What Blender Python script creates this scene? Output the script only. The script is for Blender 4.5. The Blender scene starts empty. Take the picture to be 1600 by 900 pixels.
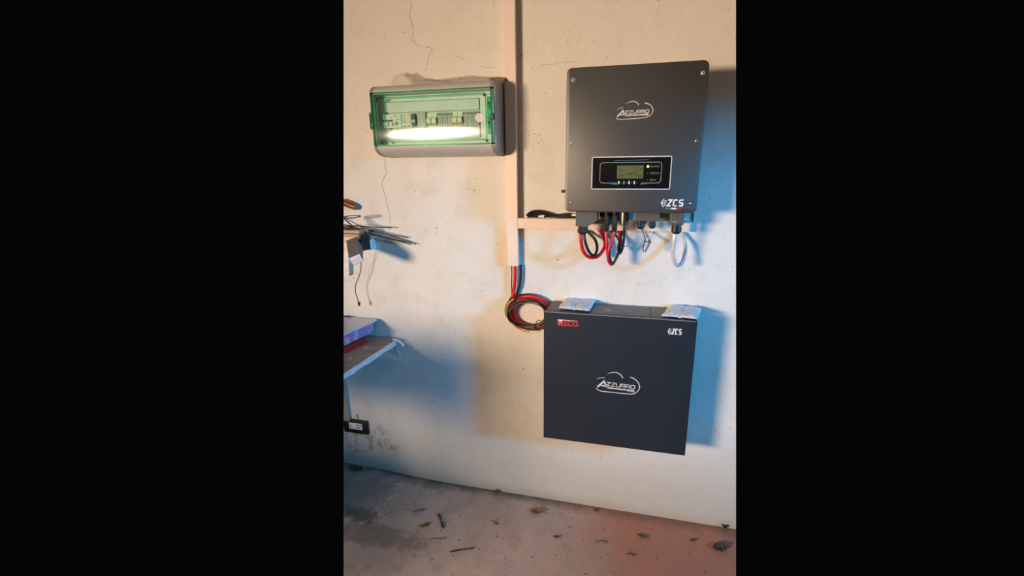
import bpy, bmesh, math, random
from mathutils import Vector, Matrix, noise
random.seed(7)
SC = bpy.context.scene
COL = SC.collection
V = Vector
# ------------------------------------------------------------------ camera
FPX, PX, PY = 650.0, 843.5, 450.0
PITCH, YAW, DIST, CAMZ = math.radians(13.8), math.radians(12.5), 1.5, 1.3131
CAM = V((0, -DIST, CAMZ))
cd = bpy.data.cameras.new('camera')
cd.sensor_fit = 'HORIZONTAL'; cd.sensor_width = 36.0
cd.lens = FPX / 1600 * 36.0
cd.shift_x = -(PX - 800) / 1600
cd.clip_start = 0.02
cam = bpy.data.objects.new('camera', cd); COL.objects.link(cam)
cam.location = CAM
cam.rotation_euler = (math.pi / 2 - PITCH, 0, YAW)
SC.camera = cam
# ------------------------------------------------------------------ world, lights, exposure
w = bpy.data.worlds.new('world'); SC.world = w; w.use_nodes = True
w.node_tree.nodes['Background'].inputs[0].default_value = (1.0, 0.98, 0.95, 1)
w.node_tree.nodes['Background'].inputs[1].default_value = 0.0016


def area(name, loc, aim, sx, sy, power, col, spread=180):
    l = bpy.data.lights.new(name, 'AREA'); l.shape = 'ELLIPSE'; l.size = sx; l.size_y = sy
    l.energy = power; l.color = col; l.spread = math.radians(spread)
    o = bpy.data.objects.new(name, l); COL.objects.link(o); o.location = loc
    o.rotation_euler = (V(aim) - V(loc)).to_track_quat('-Z', 'Y').to_euler()
    return o


area('warm_window_light', (-2.04, -2.85, 1.33), (1.3, -0.6, 0.9), 0.80, 0.36, 71, (1.0, 0.75, 0.515), 120)
area('blue_sky_light', (2.6, -1.5, 1.6), (-0.7, 0, 1.0), 0.40, 0.35, 39, (0.02, 0.46, 1.0), 120)
area('room_bounce_light', (-0.2, -3.2, 2.6), (-0.3, 0, 0.9), 2.4, 1.6, 6.8, (1.0, 0.92, 0.84))
SC.view_settings.view_transform = 'Standard'
SC.view_settings.look = 'None'
SC.view_settings.gamma = 1.0
SC.view_settings.use_curve_mapping = False
SC.view_settings.exposure = 0.0
# ------------------------------------------------------------------ measuring helpers: lines of sight met with planes of the room
HV = V((-math.sin(YAW), math.cos(YAW), 0)); RV = V((math.cos(YAW), math.sin(YAW), 0))
FW = HV * math.cos(PITCH) - V((0, 0, math.sin(PITCH)))
UP = V((0, 0, math.cos(PITCH))) + HV * math.sin(PITCH)


def ray(x, y): return FW + RV * ((x - PX) / FPX) - UP * ((y - PY) / FPX)


def at(x, y, Y=0.0):
    d = ray(x, y); return CAM + d * ((Y - CAM.y) / d.y)


def atz(x, y, Z=0.0):
    d = ray(x, y); return CAM + d * ((Z - CAM.z) / d.z)


LEFT_N = ray(537, 0).cross(ray(537, 900)).normalized()
RIGHT_N = ray(1150, 0).cross(ray(1150, 900)).normalized()
if LEFT_N.dot(FW) < 0: LEFT_N.negate()
if RIGHT_N.dot(FW) < 0: RIGHT_N.negate()


def trim_bm(bm, sides='LR'):
    """end a piece where the recorded part of the room ends"""
    for s in sides:
        n = LEFT_N if s == 'L' else RIGHT_N
        g = bm.verts[:] + bm.edges[:] + bm.faces[:]
        r = bmesh.ops.bisect_plane(bm, geom=g, plane_co=CAM, plane_no=n, clear_inner=True)
        e = [x for x in r['geom_cut'] if isinstance(x, bmesh.types.BMEdge)]
        if e:
            bmesh.ops.holes_fill(bm, edges=e)
    return bm


# ------------------------------------------------------------------ materials
def ramp2(nt, fac, a, b, p0=0.35, p1=0.65):
    r = nt.nodes.new('ShaderNodeValToRGB'); nt.links.new(fac, r.inputs[0])
    r.color_ramp.elements[0].position = p0; r.color_ramp.elements[1].position = p1
    r.color_ramp.elements[0].color = (*a, 1); r.color_ramp.elements[1].color = (*b, 1)
    return r.outputs[0]


def tex_noise(nt, scale, detail=4, rough=0.55, vec=None):
    n = nt.nodes.new('ShaderNodeTexNoise'); n.inputs['Scale'].default_value = scale
    n.inputs['Detail'].default_value = detail; n.inputs['Roughness'].default_value = rough
    if vec is not None: nt.links.new(vec, n.inputs['Vector'])
    return n.outputs[0]


def mixc(nt, fac, a, b, blend='MIX'):
    m = nt.nodes.new('ShaderNodeMix'); m.data_type = 'RGBA'; m.blend_type = blend
    for s, v in ((m.inputs[0], fac), (m.inputs[6], a), (m.inputs[7], b)):
        if isinstance(v, (int, float)): s.default_value = v
        elif isinstance(v, tuple): s.default_value = (*v[:3], 1)
        else: nt.links.new(v, s)
    return m.outputs[2]


def math_n(nt, op, a, b=0.0, c=0.0, clamp=False):
    m = nt.nodes.new('ShaderNodeMath'); m.operation = op; m.use_clamp = clamp
    for i, v in enumerate((a, b, c)):
        if isinstance(v, (int, float)): m.inputs[i].default_value = v
        else: nt.links.new(v, m.inputs[i])
    return m.outputs[0]


def new_mat(name):
    m = bpy.data.materials.new(name); m.use_nodes = True
    return m, m.node_tree, m.node_tree.nodes['Principled BSDF']


def bump(nt, b, height, strength=0.3, dist=0.002):
    n = nt.nodes.new('ShaderNodeBump'); n.inputs['Strength'].default_value = strength
    n.inputs['Distance'].default_value = dist
    nt.links.new(height, n.inputs['Height']); nt.links.new(n.outputs[0], b.inputs['Normal'])


def world_pos(nt):
    g = nt.nodes.new('ShaderNodeNewGeometry'); return g.outputs['Position']


def simple(name, col, rough=0.5, metal=0.0, var=0.12, scale=40, bmp=0.08, spec=0.5, emit=None, ior=1.5):
    m, nt, b = new_mat(name)
    n = tex_noise(nt, scale, 3, vec=world_pos(nt))
    lo = tuple(c * (1 - var) for c in col); hi = tuple(min(1, c * (1 + var)) for c in col)
    nt.links.new(ramp2(nt, n, lo, hi), b.inputs['Base Color'])
    b.inputs['Roughness'].default_value = rough; b.inputs['Metallic'].default_value = metal
    b.inputs['Specular IOR Level'].default_value = spec; b.inputs['IOR'].default_value = ior
    if bmp: bump(nt, b, tex_noise(nt, scale * 12, 2, vec=world_pos(nt)), bmp, 0.0006)
    if emit:
        b.inputs['Emission Color'].default_value = (*emit[:3], 1); b.inputs['Emission Strength'].default_value = emit[3]
    return m


def clear(name, tint, gloss=0.10, rough=0.04, noise_scale=None, fr_mul=0.9):
    m, nt, b = new_mat(name); nt.nodes.remove(b)
    t = nt.nodes.new('ShaderNodeBsdfTransparent'); t.inputs[0].default_value = (*tint, 1)
    g = nt.nodes.new('ShaderNodeBsdfGlossy'); g.inputs['Roughness'].default_value = rough
    fr = nt.nodes.new('ShaderNodeFresnel'); fr.inputs[0].default_value = 1.5
    f = math_n(nt, 'MULTIPLY_ADD', fr.outputs[0], fr_mul, gloss, True)
    if noise_scale:
        bn = nt.nodes.new('ShaderNodeBump'); bn.inputs['Strength'].default_value = 0.5; bn.inputs['Distance'].default_value = 0.010
        nt.links.new(tex_noise(nt, noise_scale, 3, vec=world_pos(nt)), bn.inputs['Height'])
        nt.links.new(bn.outputs[0], g.inputs['Normal'])
    mx = nt.nodes.new('ShaderNodeMixShader')
    nt.links.new(f, mx.inputs[0]); nt.links.new(t.outputs[0], mx.inputs[1]); nt.links.new(g.outputs[0], mx.inputs[2])
    nt.links.new(mx.outputs[0], nt.nodes['Material Output'].inputs[0])
    return m


def blob(nt, pos, c, r, nz, amt=0.5):
    """soft 0..1 mask around a place, with a ragged edge"""
    d = nt.nodes.new('ShaderNodeVectorMath'); d.operation = 'SUBTRACT'
    nt.links.new(pos, d.inputs[0]); d.inputs[1].default_value = c
    s = nt.nodes.new('ShaderNodeVectorMath'); s.operation = 'DIVIDE'
    nt.links.new(d.outputs[0], s.inputs[0]); s.inputs[1].default_value = r
    l = nt.nodes.new('ShaderNodeVectorMath'); l.operation = 'LENGTH'; nt.links.new(s.outputs[0], l.inputs[0])
    v = math_n(nt, 'MULTIPLY_ADD', nz, amt * 2, l.outputs['Value'])
    v = math_n(nt, 'SUBTRACT', v, amt)
    mr = nt.nodes.new('ShaderNodeMapRange'); mr.interpolation_type = 'SMOOTHSTEP'
    nt.links.new(v, mr.inputs[0])
    mr.inputs[1].default_value = 0.45; mr.inputs[2].default_value = 1.0
    mr.inputs[3].default_value = 1.0; mr.inputs[4].default_value = 0.0
    return mr.outputs[0]


def smooth(nt, v, a, b):
    mr = nt.nodes.new('ShaderNodeMapRange'); mr.interpolation_type = 'SMOOTHSTEP'
    nt.links.new(v, mr.inputs[0]); mr.inputs[1].default_value = a; mr.inputs[2].default_value = b
    return mr.outputs[0]


def wall_material():
    m, nt, b = new_mat('old_lime_plaster')
    p = world_pos(nt)
    sep = nt.nodes.new('ShaderNodeSeparateXYZ'); nt.links.new(p, sep.inputs[0])
    big = tex_noise(nt, 2.6, 5, 0.6, p); mid = tex_noise(nt, 11, 6, 0.65, p); fine = tex_noise(nt, 70, 5, 0.7, p)
    c = ramp2(nt, big, (0.70, 0.665, 0.625), (0.80, 0.775, 0.745), 0.3, 0.7)
    c = mixc(nt, math_n(nt, 'MULTIPLY', smooth(nt, mid, 0.48, 0.72), 0.45), c, (0.62, 0.56, 0.49))
    c = mixc(nt, math_n(nt, 'MULTIPLY', smooth(nt, fine, 0.58, 0.76), 0.34), c, (0.52, 0.46, 0.40))
    # small dark pits, gathered in patches
    v = nt.nodes.new('ShaderNodeTexVoronoi'); v.inputs['Scale'].default_value = 62; nt.links.new(p, v.inputs['Vector'])
    pit = math_n(nt, 'SUBTRACT', 1.0, smooth(nt, v.outputs['Distance'], 0.09, 0.17))
    pit = math_n(nt, 'MULTIPLY', pit, smooth(nt, tex_noise(nt, 6.5, 3, 0.6, p), 0.53, 0.63))
    v2 = nt.nodes.new('ShaderNodeTexVoronoi'); v2.inputs['Scale'].default_value = 21; nt.links.new(p, v2.inputs['Vector'])
    pit2 = math_n(nt, 'SUBTRACT', 1.0, smooth(nt, v2.outputs['Distance'], 0.04, 0.075))
    pit2 = math_n(nt, 'MULTIPLY', pit2, smooth(nt, tex_noise(nt, 4.5, 3, 0.6, p), 0.5, 0.56))
    pits = math_n(nt, 'MAXIMUM', math_n(nt, 'MULTIPLY', pit, 0.75), math_n(nt, 'MULTIPLY', pit2, 0.9))
    c = mixc(nt, pits, c, (0.20, 0.17, 0.14))
    # hairline scratches
    w1 = tex_noise(nt, 16, 5, 0.6, p)
    hair = math_n(nt, 'SUBTRACT', 1.0, smooth(nt, math_n(nt, 'ABSOLUTE', math_n(nt, 'SUBTRACT', w1, 0.5)), 0.0, 0.006))
    hair = math_n(nt, 'MULTIPLY', hair, smooth(nt, tex_noise(nt, 9, 3, 0.6, p), 0.60, 0.68))
    c = mixc(nt, math_n(nt, 'MULTIPLY', hair, 0.45), c, (0.30, 0.25, 0.20))
    # damp, flaking patch at the foot of the wall under the socket
    wp = at(585, 705)
    f = blob(nt, p, tuple(at(572, 694)), (0.19, 1, 0.12), mid, 0.9)
    f = math_n(nt, 'MULTIPLY', f, smooth(nt, tex_noise(nt, 24, 5, 0.7, p), 0.49, 0.55))
    c = mixc(nt, math_n(nt, 'MULTIPLY', f, 0.85), c, (0.15, 0.15, 0.13))
    f2 = blob(nt, p, (-1.22, 0, 0.03), (0.34, 1, 0.06), mid, 0.8)
    c = mixc(nt, math_n(nt, 'MULTIPLY', f2, 0.75), c, (0.30, 0.29, 0.26))
    # splash line of dirt near the floor, rusty to the right
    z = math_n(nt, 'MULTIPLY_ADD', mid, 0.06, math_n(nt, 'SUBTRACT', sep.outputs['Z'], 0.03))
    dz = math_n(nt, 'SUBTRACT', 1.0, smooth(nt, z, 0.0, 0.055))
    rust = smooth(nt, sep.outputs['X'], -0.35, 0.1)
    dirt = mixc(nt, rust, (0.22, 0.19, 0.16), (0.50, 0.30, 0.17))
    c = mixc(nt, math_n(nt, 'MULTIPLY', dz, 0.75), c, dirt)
    dz2 = math_n(nt, 'SUBTRACT', 1.0, smooth(nt, z, 0.02, 0.48))  # wide band, darker and greyer towards the bottom
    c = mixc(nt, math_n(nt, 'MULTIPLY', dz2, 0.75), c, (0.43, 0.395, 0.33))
    # warm shadow beside the trunking foot, painted into the wall colour
    st = blob(nt, p, tuple(at(789, 400)), (0.035, 1, 0.14), mid, 0.5)
    c = mixc(nt, math_n(nt, 'MULTIPLY', st, 0.5), c, (0.72, 0.55, 0.36))
    # the colour gets darker, warmer and yellower towards the top, greyer in drifts
    top = smooth(nt, sep.outputs['Z'], 1.15, 2.0)
    c = mixc(nt, math_n(nt, 'MULTIPLY', top, 0.55), c, mixc(nt, big, (0.60, 0.55, 0.50), (0.68, 0.59, 0.49)))
    nt.links.new(c, b.inputs['Base Color'])
    b.inputs['Roughness'].default_value = 0.85; b.inputs['Specular IOR Level'].default_value = 0.2
    h = math_n(nt, 'MULTIPLY_ADD', mid, 1.6, math_n(nt, 'MULTIPLY_ADD', fine, 0.40, math_n(nt, 'MULTIPLY', pits, -0.6)))
    h = math_n(nt, 'MULTIPLY_ADD', tex_noise(nt, 190, 3, 0.6, p), 0.14, h)
    bump(nt, b, h, 0.75, 0.0030)
    return m


def floor_material():
    m, nt, b = new_mat('worn_concrete')
    p = world_pos(nt)
    sep = nt.nodes.new('ShaderNodeSeparateXYZ'); nt.links.new(p, sep.inputs[0])
    big = tex_noise(nt, 3.0, 5, 0.6, p); mid = tex_noise(nt, 14, 6, 0.65, p); fine = tex_noise(nt, 110, 4, 0.7, p)
    c = ramp2(nt, big, (0.38, 0.245, 0.185), (0.53, 0.385, 0.31), 0.3, 0.7)
    red = math_n(nt, 'MULTIPLY', smooth(nt, math_n(nt, 'MULTIPLY_ADD', big, 0.9, sep.outputs['X']), 0.10, 0.62), 0.85)
    c = mixc(nt, red, c, (0.42, 0.135, 0.070))
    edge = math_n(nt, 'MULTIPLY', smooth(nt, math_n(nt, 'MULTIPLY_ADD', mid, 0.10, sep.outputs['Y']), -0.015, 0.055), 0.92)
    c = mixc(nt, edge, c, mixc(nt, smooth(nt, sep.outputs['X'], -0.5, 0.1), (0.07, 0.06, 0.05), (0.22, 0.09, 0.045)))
    c = mixc(nt, math_n(nt, 'MULTIPLY', smooth(nt, mid, 0.48, 0.72), 0.45), c, (0.22, 0.18, 0.15))
    c = mixc(nt, math_n(nt, 'MULTIPLY', smooth(nt, fine, 0.6, 0.75), 0.35), c, (0.14, 0.11, 0.09))
    c = mixc(nt, math_n(nt, 'MULTIPLY', smooth(nt, fine, 0.36, 0.26), 0.0), c, (0.6, 0.56, 0.5))
    rag = math_n(nt, 'MULTIPLY_ADD', tex_noise(nt, 40, 5, 0.7, p), 0.4, math_n(nt, 'MULTIPLY', tex_noise(nt, 9, 5, 0.7, p), 0.6))
    # grimy smear and trodden brown band on the left
    q = atz(556, 803)
    s = blob(nt, p, (q.x, q.y, 0), (0.12, 0.055, 1), rag, 1.7)
    c = mixc(nt, math_n(nt, 'MULTIPLY', s, 0.85), c, (0.07, 0.06, 0.045))
    q = atz(580, 835)
    s = blob(nt, p, (q.x, q.y, 0), (0.30, 0.07, 1), rag, 1.5)
    c = mixc(nt, math_n(nt, 'MULTIPLY', s, 0.6), c, (0.13, 0.095, 0.07))
    q = atz(545, 770)
    s = blob(nt, p, (q.x, q.y, 0), (0.34, 0.17, 1), rag, 1.2)
    c = mixc(nt, math_n(nt, 'MULTIPLY', s, 0.55), c, (0.14, 0.13, 0.11))  # shelf shadow near the wall, painted into the floor colour
    v = nt.nodes.new('ShaderNodeTexVoronoi'); v.inputs['Scale'].default_value = 48; nt.links.new(p, v.inputs['Vector'])
    pit = math_n(nt, 'SUBTRACT', 1.0, smooth(nt, v.outputs['Distance'], 0.05, 0.12))
    pit = math_n(nt, 'MULTIPLY', pit, smooth(nt, tex_noise(nt, 8, 3, 0.6, p), 0.52, 0.6))
    c = mixc(nt, math_n(nt, 'MULTIPLY', pit, 0.7), c, (0.06, 0.05, 0.04))
    nt.links.new(c, b.inputs['Base Color'])
    nt.links.new(math_n(nt, 'MULTIPLY_ADD', mid, 0.3, 0.5), b.inputs['Roughness'])
    b.inputs['Specular IOR Level'].default_value = 0.35
    bump(nt, b, math_n(nt, 'MULTIPLY_ADD', fine, 0.5, mid), 0.4, 0.002)
    return m


def patterned(name, a, bcol, ccol, scale):
    m, nt, b = new_mat(name); p = world_pos(nt)
    c = ramp2(nt, tex_noise(nt, scale, 2, vec=p), a, bcol, 0.47, 0.53)
    v = nt.nodes.new('ShaderNodeTexVoronoi'); v.inputs['Scale'].default_value = scale * 1.3; nt.links.new(p, v.inputs['Vector'])
    c = mixc(nt, math_n(nt, 'SUBTRACT', 1.0, smooth(nt, v.outputs['Distance'], 0.3, 0.42)), c, ccol)
    nt.links.new(c, b.inputs['Base Color']); b.inputs['Roughness'].default_value = 0.4
    return m


def woody(name, a, bcol, stretch=(3, 60, 60), rough=0.7):
    m, nt, b = new_mat(name)
    mp = nt.nodes.new('ShaderNodeMapping'); nt.links.new(world_pos(nt), mp.inputs[0]); mp.inputs['Scale'].default_value = stretch
    n = tex_noise(nt, 1.0, 5, 0.6, mp.outputs[0])
    nt.links.new(ramp2(nt, n, a, bcol), b.inputs['Base Color']); b.inputs['Roughness'].default_value = rough
    bump(nt, b, n, 0.3, 0.001)
    return m


def chipped_board():
    m, nt, b = new_mat('paint_spattered_board'); p = world_pos(nt)
    c = ramp2(nt, tex_noise(nt, 14, 5, vec=p), (0.23, 0.17, 0.13), (0.36, 0.29, 0.23))
    mp = nt.nodes.new('ShaderNodeMapping'); nt.links.new(p, mp.inputs[0]); mp.inputs['Scale'].default_value = (60, 26, 20)
    s = smooth(nt, tex_noise(nt, 1.0, 5, 0.7, mp.outputs[0]), 0.62, 0.66)
    c = mixc(nt, math_n(nt, 'MULTIPLY', s, 0.85), c, (0.72, 0.66, 0.62))
    nt.links.new(c, b.inputs['Base Color']); b.inputs['Roughness'].default_value = 0.7
    bump(nt, b, s, 0.3, 0.001)
    return m


def packet_material():
    m, nt, b = new_mat('printed_white_fleece'); p = world_pos(nt)
    mp = nt.nodes.new('ShaderNodeMapping'); nt.links.new(p, mp.inputs[0]); mp.inputs['Scale'].default_value = (70, 170, 30)
    n = tex_noise(nt, 1.0, 3, 0.6, mp.outputs[0])
    c = ramp2(nt, n, (0.42, 0.48, 0.62), (0.78, 0.80, 0.84), 0.40, 0.52)
    nt.links.new(c, b.inputs['Base Color']); b.inputs['Roughness'].default_value = 0.5
    bump(nt, b, tex_noise(nt, 90, 4, vec=p), 0.5, 0.002)
    return m


M = {
    'wall': wall_material(), 'floor': floor_material(),
    'crack': simple('crack_shadow', (0.20, 0.15, 0.11), 0.95, bmp=0),
    'trunking': simple('pink_white_pvc', (0.80, 0.66, 0.58), 0.4, var=0.02, bmp=0.02),
    'inverter': simple('anthracite_powder_coat', (0.019, 0.0175, 0.0172), 0.52, var=0.05, scale=8, bmp=0.10, spec=0.9, ior=1.65),
    'inverter_rear': simple('cast_aluminium_grey', (0.16, 0.16, 0.17), 0.45, 0.3, bmp=0.05),
    'cover_grey': simple('grey_terminal_plastic', (0.085, 0.083, 0.082), 0.5, var=0.05, bmp=0.06),
    'battery': simple('blue_black_powder_coat', (0.012, 0.020, 0.032), 0.5, var=0.05, scale=8, bmp=0.12, spec=0.4),
    'battery_top': simple('grey_sheet_top', (0.12, 0.12, 0.115), 0.5, var=0.08, bmp=0.06),
    'battery_edge': simple('pale_edge', (0.20, 0.20, 0.215), 0.45, bmp=0.03),
    'print': simple('silver_white_print', (0.62, 0.61, 0.62), 0.5, bmp=0),
    'print_bright': simple('white_print', (0.80, 0.79, 0.80), 0.5, bmp=0),
    'print_dim': simple('dim_print', (0.30, 0.30, 0.31), 0.5, bmp=0),
    'red_print': simple('red_print', (0.62, 0.03, 0.025), 0.45, bmp=0),
    'green_print': simple('green_print', (0.02, 0.25, 0.10), 0.5, bmp=0),
    'dkred_print': simple('dark_red_print', (0.35, 0.02, 0.03), 0.5, bmp=0),
    'cyan_print': simple('cyan_print', (0.02, 0.22, 0.30), 0.5, bmp=0),
    'panel_black': simple('glossy_black_panel', (0.006, 0.006, 0.007), 0.22, bmp=0, spec=0.4),
    'lcd': simple('backlit_lcd', (0.075, 0.085, 0.035), 0.35, bmp=0, emit=(0.42, 0.50, 0.16, 0.07)),
    'lcd_dark': simple('lcd_segments', (0.02, 0.026, 0.012), 0.4, bmp=0),
    'led': simple('lit_led', (0.6, 0.8, 0.1), 0.3, bmp=0, emit=(0.72, 1.0, 0.13, 2.2)),
    'steel': simple('bright_steel', (0.70, 0.70, 0.70), 0.22, 1.0, bmp=0),
    'dull_metal': simple('dark_nickel', (0.10, 0.095, 0.085), 0.3, 0.8, bmp=0.03),
    'black': simple('black_plastic', (0.014, 0.014, 0.016), 0.38, bmp=0.03),
    'rubber': simple('black_cable_sheath', (0.011, 0.011, 0.012), 0.42, bmp=0.03),
    'brown_cable': simple('brown_black_cable', (0.045, 0.028, 0.028), 0.45, bmp=0.03),
    'red': simple('red_cable_sheath', (0.80, 0.010, 0.014), 0.36, bmp=0.02),
    'magenta': simple('crimson_cable_sheath', (0.68, 0.010, 0.050), 0.36, bmp=0.02),
    'yellowgreen': simple('yellow_green_sheath', (0.38, 0.40, 0.06), 0.4, bmp=0.02),
    'conduit': simple('pale_grey_conduit', (0.58, 0.57, 0.58), 0.35, bmp=0.02),
    'white_wire': simple('white_wire', (0.72, 0.70, 0.68), 0.4, bmp=0),
    'grey_wire': simple('grey_wire', (0.25, 0.25, 0.26), 0.4, bmp=0),
    'housing': simple('light_grey_enclosure', (0.50, 0.47, 0.465), 0.38, var=0.03, bmp=0.03),
    'housing_shaded': simple('shaded_end_cap', (0.40, 0.41, 0.43), 0.45, var=0.05, bmp=0.03),  # darker blue-grey than the housing: unlit side painted into the colour
    'inner': simple('pale_inner_panel', (0.74, 0.76, 0.74), 0.5, var=0.03, bmp=0.02),
    'blank': simple('blank_cover_plate', (0.64, 0.67, 0.63), 0.45, var=0.04, bmp=0.02),
    'module_white': simple('white_module', (0.72, 0.72, 0.66), 0.45, bmp=0.02),
    'module_grey': simple('grey_module', (0.40, 0.42, 0.39), 0.45, bmp=0.02),
    'module_dark': simple('dark_module_face', (0.17, 0.18, 0.17), 0.45, bmp=0.02),
    'toggle': simple('ivory_toggle', (0.74, 0.70, 0.52), 0.4, bmp=0.02),
    'blue_toggle': simple('blue_grey_lever', (0.10, 0.15, 0.16), 0.35, bmp=0.02),
    'orange_print': simple('orange_print', (0.70, 0.26, 0.12), 0.5, bmp=0),
    'lid': clear('green_tinted_lid', (0.90, 0.98, 0.952), 0.0, 0.09),
    'lid_edge': clear('green_tinted_lid_edge', (0.42, 0.86, 0.68), 0.03, 0.10),
    'film': clear('crumpled_clear_film', (0.95, 0.93, 0.91), 0.09, 0.20, 90, 0.25),
    'brown_tape': simple('brown_parcel_tape', (0.36, 0.18, 0.06), 0.3, bmp=0.03),
    'sticker': simple('white_pink_sticker', (0.85, 0.70, 0.68), 0.5, bmp=0),
    'sticker_mark': simple('pink_print', (0.80, 0.34, 0.36), 0.5, bmp=0),
    'packet': packet_material(),
    'board': chipped_board(),
    'painted_edge': simple('flaking_white_paint', (0.66, 0.67, 0.68), 0.6, var=0.12, scale=60, bmp=0.3),
    'upright': woody('grey_brown_timber', (0.24, 0.20, 0.16), (0.38, 0.33, 0.28), (60, 60, 4)),
    'plank': woody('raw_timber', (0.40, 0.25, 0.15), (0.60, 0.42, 0.28), (4, 60, 60)),
    'handle': woody('varnished_handle', (0.14, 0.035, 0.012), (0.30, 0.09, 0.03), (20, 90, 90), 0.35),
    'rod': simple('rusty_dark_rod', (0.065, 0.050, 0.040), 0.6, var=0.3, bmp=0.2),
    'lid_lavender': simple('pale_lavender_lid', (0.66, 0.58, 0.66), 0.35, var=0.04, bmp=0.03),
    'pattern': patterned('pink_blue_printed_card', (0.22, 0.20, 0.44), (0.40, 0.36, 0.56), (0.72, 0.13, 0.24), 20),
    'red_box': simple('red_plastic_box', (0.42, 0.008, 0.012), 0.4, bmp=0.03),
    'grey_block': simple('grey_plastic', (0.12, 0.12, 0.12), 0.5, bmp=0.04),
    'pale_block': simple('pale_lilac_plastic', (0.55, 0.55, 0.66), 0.5, bmp=0.04),
    'white_box': simple('white_electrical_plastic', (0.74, 0.74, 0.75), 0.45, bmp=0.03),
    'paper': simple('white_paper', (0.80, 0.76, 0.77), 0.7, bmp=0.05),
    'leaf': simple('dry_leaf_brown', (0.19, 0.085, 0.03), 0.7, var=0.4, scale=90, bmp=0.3),
    'leaf_dark': simple('dry_leaf_dark', (0.075, 0.042, 0.022), 0.75, var=0.4, scale=90, bmp=0.3),
    'leaf_green': simple('withered_stem', (0.12, 0.11, 0.05), 0.7, var=0.3, scale=90, bmp=0.2),
    'twig': simple('dark_twig', (0.030, 0.018, 0.013), 0.75, var=0.3, scale=90, bmp=0.3),
    'grit': simple('dark_grit', (0.05, 0.04, 0.03), 0.8, var=0.4, scale=200, bmp=0),
    'chip': simple('pale_plaster_chip', (0.72, 0.68, 0.62), 0.8, bmp=0.1),
}
# ------------------------------------------------------------------ mesh helpers
WLOC = {}


def bmn(): return bmesh.new()


def box(bm, a, b, bev=0.0, seg=2, rot=None):
    t = bmesh.new(); bmesh.ops.create_cube(t, size=1.0)
    a, b = V(a), V(b); c = (a + b) / 2; s = b - a
    for v in t.verts: v.co = V((v.co.x * abs(s.x), v.co.y * abs(s.y), v.co.z * abs(s.z)))
    if bev: bmesh.ops.bevel(t, geom=t.edges[:], offset=bev, segments=seg, profile=0.5, affect='EDGES')
    for v in t.verts:
        q = v.co
        if rot is not None: q = rot @ q
        v.co = q + c
    merge(bm, t); return bm


def merge(bm, t):
    me = bpy.data.meshes.new('tmp'); t.to_mesh(me); bm.from_mesh(me); bpy.data.meshes.remove(me); t.free()


def frame_dirs(pts):
    """parallel-transport frames along a polyline"""
    T = []
    n = len(pts)
    for i in range(n):
        a = pts[max(0, i - 1)]; b = pts[min(n - 1, i + 1)]
        d = (b - a); T.append(d.normalized() if d.length > 1e-9 else V((0, 0, 1)))
    ref = V((0, 0, 1)) if abs(T[0].z) < 0.9 else V((1, 0, 0))
    u = T[0].cross(ref).normalized(); U = [u]
    for i in range(1, n):
        u = u - T[i] * u.dot(T[i])
        u = u.normalized() if u.length > 1e-6 else T[i].orthogonal().normalized()
        U.append(u)
    return T, U


def spline(pts, k=6, closed=False):
    pts = [V(p) for p in pts]; n = len(pts); out = []
    rng = range(n if closed else n - 1)
    for i in rng:
        if closed: p0, p1, p2, p3 = pts[(i - 1) % n], pts[i], pts[(i + 1) % n], pts[(i + 2) % n]
        else: p0, p1, p2, p3 = pts[max(0, i - 1)], pts[i], pts[i + 1], pts[min(n - 1, i + 2)]
        for j in range(k):
            t = j / k
            out.append(0.5 * ((2 * p1) + (-p0 + p2) * t + (2 * p0 - 5 * p1 + 4 * p2 - p3) * t * t + (-p0 + 3 * p1 - 3 * p2 + p3) * t ** 3))
    if not closed: out.append(pts[-1].copy())
    return out


def tube(bm, pts, r, n=8, k=6, closed=False, raw=False):
    P = [V(p) for p in pts] if raw else spline(pts, k, closed)
    if closed: P.append(P[0].copy())
    T, U = frame_dirs(P); rings = []
    N = len(P)
    for i, p in enumerate(P):
        rr = r(i / (N - 1)) if callable(r) else r
        W = T[i].cross(U[i])
        rings.append([bm.verts.new(p + (U[i] * math.cos(a) + W * math.sin(a)) * rr) for a in [2 * math.pi * j / n for j in range(n)]])
    for A, B in zip(rings, rings[1:]):
        for j in range(n):
            bm.faces.new((A[j], A[(j + 1) % n], B[(j + 1) % n], B[j]))
    if not closed:
        bm.faces.new(rings[0][::-1]); bm.faces.new(rings[-1])
    return bm


def lathe(bm, p0, axis, prof, n=16):
    """prof = [(distance along axis, radius)...]"""
    axis = V(axis).normalized(); u = axis.orthogonal().normalized(); w_ = axis.cross(u); p0 = V(p0); rings = []
    for d, r in prof:
        rings.append([bm.verts.new(p0 + axis * d + (u * math.cos(2 * math.pi * j / n) + w_ * math.sin(2 * math.pi * j / n)) * max(r, 1e-5)) for j in range(n)])
    for A, B in zip(rings, rings[1:]):
        for j in range(n): bm.faces.new((A[j], A[(j + 1) % n], B[(j + 1) % n], B[j]))
    bm.faces.new(rings[0][::-1]); bm.faces.new(rings[-1])
    return bm


def prism_xz(bm, pts, y0, y1):
    """polygon in X,Z pushed from y0 (front) to y1"""
    A = [bm.verts.new((p[0], y0, p[1])) for p in pts]; B = [bm.verts.new((p[0], y1, p[1])) for p in pts]
    n = len(pts)
    bm.faces.new(A); bm.faces.new(B[::-1])
    for j in range(n): bm.faces.new((A[(j + 1) % n], A[j], B[j], B[(j + 1) % n]))
    return bm


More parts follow.
